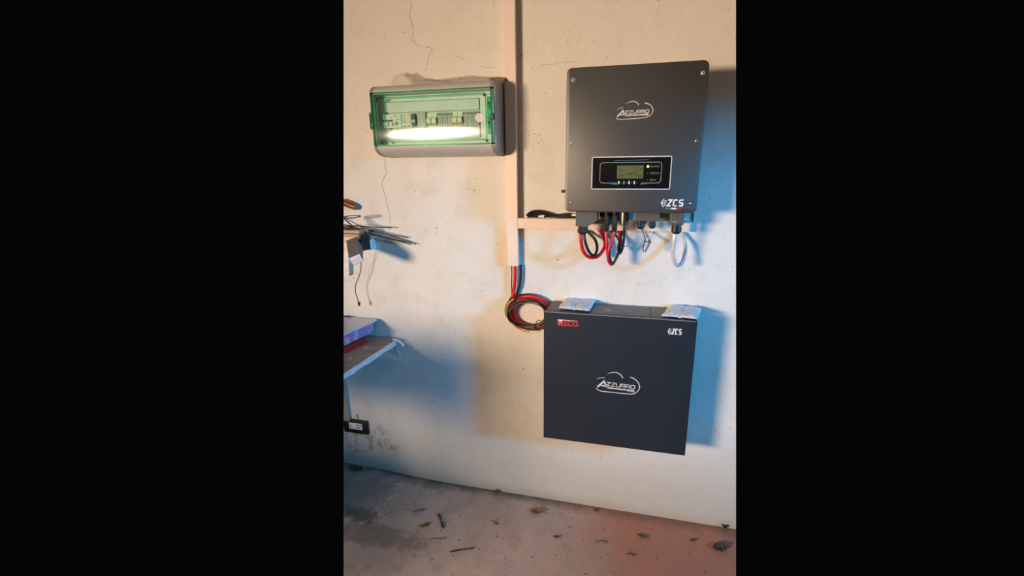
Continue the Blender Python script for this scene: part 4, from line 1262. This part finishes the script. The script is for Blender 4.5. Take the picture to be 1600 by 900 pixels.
# grey body pointing out into the room: sloping top, pale end
T1, T2 = at(541, 376, -.13), at(556.5, 370, -.13)
F1, F2 = at(545, 404.5, -.20), at(562, 397, -.20)
G1, G2 = at(553, 415, -.215), at(567.5, 407.5, -.200)
K1, K2 = T1 + V((0, .02, -.045)), T2 + V((0, .034, -.045))
bm = bmn(); v = [bm.verts.new(q) for q in (T1, T2, F2, F1, K1, K2, G2, G1)]
for f in ((3, 2, 1, 0), (0, 1, 5, 4), (1, 2, 6, 5), (0, 4, 7, 3), (4, 5, 6, 7)): bm.faces.new([v[i] for i in f])
gb = obj('grey_body', bm, 'grey_block', eb)
n_ = (F2 - F1).cross(G1 - F1).normalized(); n_ = n_ if n_.y < 0 else -n_
bm = bmn(); q4 = [F1, F2, G2, G1]
A = [bm.verts.new(q + n_ * .0015) for q in q4]; B_ = [bm.verts.new(q - n_ * .0005) for q in q4]
bm.faces.new(A); bm.faces.new(B_[::-1])
for k in range(4): bm.faces.new((A[k], A[(k + 1) % 4], B_[(k + 1) % 4], B_[k]))
part_label(obj('pale_end', bm, 'pale_block', gb), 'pale lilac end face')
cbl = thing('hanging_cable', 'thin black cable with a small plug hanging below the electrical box', 'cable', at(561, 478, -.05))
obj('cord', tube(bmn(), [at(562, 391, -.070), at(563.5, 404, -.06), at(564, 420, -.052), at(560.5, 433, -.05), at(556, 444, -.05), at(555.3, 455, -.05), at(558, 465, -.05), at(560.7, 472, -.05)], .0016, 6), 'rubber', cbl, True)
p = at(561, 474, -.05)
obj('plug', box(bmn(), (p.x - .0045, p.y - .003, p.z - .0080), (p.x + .0045, p.y + .003, p.z + .0065), .0012), 'black', cbl)
obj('plug_tip', box(bmn(), (p.x - .0028, p.y - .0018, p.z - .0125), (p.x + .0028, p.y + .0018, p.z - .0078)), 'steel', cbl)
a, c = at(543.5, 377, -.02), at(544.5, 431, -.02)
bm = bmn(); prism_xz(bm, [(a.x - .15, a.z), (a.x, a.z), (c.x + .004, c.z + .008), (c.x - .006, c.z), (c.x - .15, c.z + .004)], -.020, -.0185)
# the sheet is pinned to the wall by its upper edge: give it a folded back
box(bm, (a.x - .15, -.0184, a.z - .012), (a.x - .001, -.0003, a.z - .001))
tag(obj('paper_sheet', trim_bm(bm, 'L'), 'paper', None), 'white sheet hanging on the wall at the left edge behind the grey electrical box', 'paper')
hd = thing('wooden_handle', 'end of a brown wooden tool handle with a dark tip above the rods', 'tool', at(545, 318, -.02))
A, C_ = at(530, 313.5, -.016), at(558.5, 324.5, -.016)
bm = tube(bmn(), [A, A.lerp(C_, .3), A.lerp(C_, .6), A.lerp(C_, .86)], lambda q: .0125 + .0015 * math.sin(q * 3), 14, 4)
obj('grip', trim_bm(bm, 'L'), 'handle', hd, True)
dn = (C_ - A).normalized()
bm = lathe(bmn(), A.lerp(C_, .862), dn, [(0, .0122), (.006, .0115), (.011, .0085), (.0135, .003)], 14)
part_label(obj('grip_tip', bm, 'grey_block', hd, True), 'dull grey rounded tip')

# ------------------------------------------------------------------ socket low on the left
q = [at(538.5, 653), at(576.5, 657), at(577, 678), at(540, 672)]
SX0, SX1 = (q[0].x + q[3].x) / 2, (q[1].x + q[2].x) / 2
SZ1, SZ0 = (q[0].z + q[1].z) / 2, (q[2].z + q[3].z) / 2
so = thing('wall_socket', 'black wall socket plate with a white insert low on the wall at the left', 'socket', ((SX0 + SX1) / 2, 0, SZ0))
obj('plate', rr_slab(bmn(), SX0, SX1, SZ0, SZ1, .004, -.012, -.0003, .003), 'black', so, True)
a, c = at(545, 659, -.012), at(566.5, 672, -.012)
ins = obj('insert', box(bmn(), (a.x, -.0145, c.z), (c.x, -.0118, a.z - .002), .001), 'white_box', so)
bm = bmn()
w3 = c.x - a.x
for u, vv, r in ((.14, .75, .0026), (.14, .5, .0026), (.14, .25, .0026), (.62, .66, .0034), (.74, .70, .003), (.90, .66, .0036), (.68, .30, .0036), (.80, .28, .0034), (.93, .72, .002)):
    lathe(bm, (a.x + w3 * u, -.0145, c.z + (a.z - c.z) * vv), (0, -1, 0), [(0, r), (.0003, r), (.0004, r * .5)], 8)
obj('socket_holes', bm, 'black', ins)['kind'] = 'stuff'
p = at(559, 651)
bm = tube(bmn(), [p + V((-.004, -.002, .012)), p + V((.003, -.005, .006)), p + V((.004, -.006, -.002)), p + V((.002, -.005, -.010))], .0014, 5)
obj('wire_end', bm, 'rubber', so, True)


# ------------------------------------------------------------------ litter on the floor
def fz(p): return floor_z(p.x, p.y)
def on_floor(px, py):
    p = atz(px, py, 0.0); p = atz(px, py, fz(p)); return p
def stick(px0, py0, px1, py1, r, mat, label, name='twig', bend=.004, cat='twig', group=None):
    A, C_ = on_floor(px0, py0), on_floor(px1, py1)
    up = V((0, 0, r * .85))
    A = A + up; C_ = C_ + up; s = (C_ - A).normalized(); n_ = V((-s.y, s.x, 0))
    bm = tube(bmn(), [A, A.lerp(C_, .35) + n_ * bend, A.lerp(C_, .7) - n_ * bend * .6, C_], lambda q: r * (.75 + .35 * math.sin(q * 9 + px0)), 6, 5)
    # side shoot
    m_ = A.lerp(C_, .62); tube(bm, [m_, m_ + n_ * r * 3 + s * r * 2 + V((0, 0, r * .4))], r * .45, 4, raw=True)
    o = obj(name, bm, mat, None, True); tag(o, label, cat, group)
    return o


def leaf(px, py, L, Wd, ang, mat, label, curl=.35, seed=1, cat='leaf', name='dry_leaf', hgt=.012):
    p = on_floor(px, py); bm = bmn(); N, Mn = 12, 6; rows = [[], []]
    ca, sa = math.cos(ang), math.sin(ang)
    for s in (0, 1):
        for i in range(N + 1):
            u = i / N; wd = Wd * math.sin(math.pi * min(1, .06 + u * .94)) ** .75 * (1 + .35 * noise.noise(V((u * 7, seed, 0))))
            row = []
            for j in range(Mn + 1):
                v = j / Mn * 2 - 1
                x = (u - .5) * L; y = v * wd / 2
                z = hgt * (curl * v * v + .5 * (2 * u - 1) ** 2 * .6) + hgt * .35 * (1 + noise.noise(V((u * 4, v * 2, seed))))
                z += -.0007 if s else 0
                row.append(bm.verts.new((p.x + x * ca - y * sa, p.y + x * sa + y * ca, p.z + .0012 + max(0, z))))
            rows[s].append(row)
    for i in range(N):
        for j in range(Mn):
            bm.faces.new((rows[0][i][j], rows[0][i + 1][j], rows[0][i + 1][j + 1], rows[0][i][j + 1]))
            bm.faces.new((rows[1][i][j + 1], rows[1][i + 1][j + 1], rows[1][i + 1][j], rows[1][i][j]))
    for i in range(N):
        for j in (0, Mn): bm.faces.new((rows[0][i][j], rows[0][i + 1][j], rows[1][i + 1][j], rows[1][i][j]))
    for j in range(Mn):
        for i in (0, N): bm.faces.new((rows[0][i][j], rows[0][i][j + 1], rows[1][i][j + 1], rows[1][i][j]))
    lo = min(v.co.z for v in bm.verts); fzl = min(fz(v.co) for v in bm.verts)
    tube(bm, [V((p.x + ca * L * .45, p.y + sa * L * .45, p.z + .002)), V((p.x + ca * L * .7, p.y + sa * L * .7, p.z + .0015))], .0011, 4, raw=True)
    o = obj(name, bm, mat, None, True, 60); tag(o, label, cat)
    return o


stick(685.5, 804.5, 693, 826, .0042, 'twig', 'short dark twig pointing towards the wall in the middle of the floor', bend=.001)
stick(703, 863, 740, 857, .0030, 'twig', 'long straight dark twig lying nearest the front of the floor', bend=.001)
stick(645, 801, 667, 796, .0032, 'leaf_green', 'greenish withered stalk on the floor left of the short dark twig', 'stalk', cat='stalk')
stick(931, 847.5, 949, 847, .0032, 'leaf_green', 'short greenish-brown stalk on the reddish floor below the battery', 'stalk', cat='stalk')
stick(672, 844, 697, 841, .0022, 'leaf', 'thin brown stalk on the floor just above the long straight twig', 'stalk', cat='stalk')
stick(980, 867, 993, 867, .0024, 'leaf_dark', 'tiny brown stalk on the reddish floor at the front right', 'stalk', cat='stalk')
stick(768, 815, 778, 820, .0028, 'leaf', 'small straw-coloured chip of stalk on the floor right of the short twig', 'stalk', cat='stalk')
leaf(662, 823, .030, .018, .3, 'leaf', 'small orange-brown dry leaf beside the short dark twig', seed=2, hgt=.008)
leaf(667.5, 820.5, .018, .014, 1.2, 'leaf_dark', 'dark scrap of leaf touching the small orange-brown leaf', seed=5, hgt=.007)
leaf(840, 801, .058, .030, .15, 'leaf', 'brown dry leaf in the middle of the floor left of the battery', seed=3, hgt=.012)
leaf(778, 769, .022, .018, 1.2, 'leaf', 'little brown leaf on the floor near the wall, left of the battery', seed=6, hgt=.012)
leaf(1125, 858, .058, .040, .5, 'leaf_dark', 'large dark brown dry leaf on the floor at the right', seed=8, hgt=.016)
leaf(1132, 823, .050, .026, 1.35, 'leaf_dark', 'upright curled brown leaf against the wall at the right end', seed=9, hgt=.022)
leaf(558, 735, .060, .030, -.1, 'leaf_dark', 'brown dry leaf against the wall under the socket', seed=11, hgt=.012)
leaf(862, 778.5, .022, .014, .1, 'twig', 'tiny blackish leaf scrap by the wall under the left of the battery', seed=12, hgt=.007)
leaf(932, 798, .018, .012, .9, 'leaf_dark', 'tiny brown leaf scrap on the floor under the middle of the battery', seed=13, hgt=.006)
leaf(1004, 839, .036, .014, -.25, 'leaf_dark', 'narrow curled brown leaf on the reddish floor right of the stalk', seed=14, hgt=.007)
leaf(870, 840, .022, .012, .2, 'leaf_dark', 'small dark leaf scrap on the floor below the left of the battery', seed=15, hgt=.006)
leaf(1083, 845, .022, .012, .5, 'leaf_dark', 'small dark leaf scrap left of the large dark leaf', seed=16, hgt=.006)
leaf(832, 758, .030, .020, .3, 'leaf_dark', 'grey-brown scrap of leaf against the foot of the wall left of the battery', seed=17, hgt=.012)

# uncountable grit and plaster crumbs
def crumbs(n, mat, name, label, seed, smin, smax, pxr=(545, 1145), dens=None):
    rnd = random.Random(seed); bm = bmn()
    k = 0
    while k < n:
        px, py = rnd.uniform(*pxr), 740 + 160 * rnd.random() ** 1.1
        p = on_floor(px, py)
        if p.y > -.012: continue
        s = rnd.uniform(smin, smax) * (0.6 + rnd.random() ** 3 * 1.4)
        vs = [bm.verts.new(p + V((rnd.uniform(.5, 1) * s * math.cos(a), rnd.uniform(.5, 1) * s * math.sin(a), 0))) for a in (0, 1.5, 3.0, 4.6)]
        tp = bm.verts.new(p + V((rnd.uniform(-.3, .3) * s, 0, s * rnd.uniform(.5, 1))))
        for i in range(4): bm.faces.new((vs[i], vs[(i + 1) % 4], tp))
        bm.faces.new(vs[::-1]); k += 1
    o = obj(name, bm, mat); tag(o, label, 'debris', kind='stuff')


crumbs(300, 'grit', 'floor_grit', 'fine dark grit scattered over the floor', 21, .0011, .0030)
crumbs(90, 'chip', 'plaster_crumbs', 'pale plaster crumbs scattered over the floor', 22, .0008, .0022)
crumbs(90, 'leaf', 'leaf_crumbs', 'brown leaf crumbs scattered over the floor', 23, .0012, .0032)

# ------------------------------------------------------------------ unseen bench past the left edge, added to cast the soft shelf shadow
wb = thing('shadow_bench', 'unseen wooden bench added past the left edge of the view to shade the wall', 'bench', (-1.47, -1.21, 0))
obj('shadow_bench_top', box(bmn(), (-1.72, -1.29, .930), (-1.16, -1.14, .958), .002), 'plank', wb)
obj('lower_shadow_box', box(bmn(), (-1.72, -1.275, .47), (-1.365, -1.150, .65), .002), 'plank', wb)  # added to throw a second shadow on the low wall and floor
obj('shadow_rail', box(bmn(), (-1.70, -1.275, .77), (-1.175, -1.150, .9295), .002), 'plank', wb)
for x in (-1.70, -1.24):
    for y in (-1.245, -1.175):
        obj('leg', box(bmn(), (x - .02, y - .02, -.003), (x + .02, y + .02, .7695), .002), 'plank', wb)
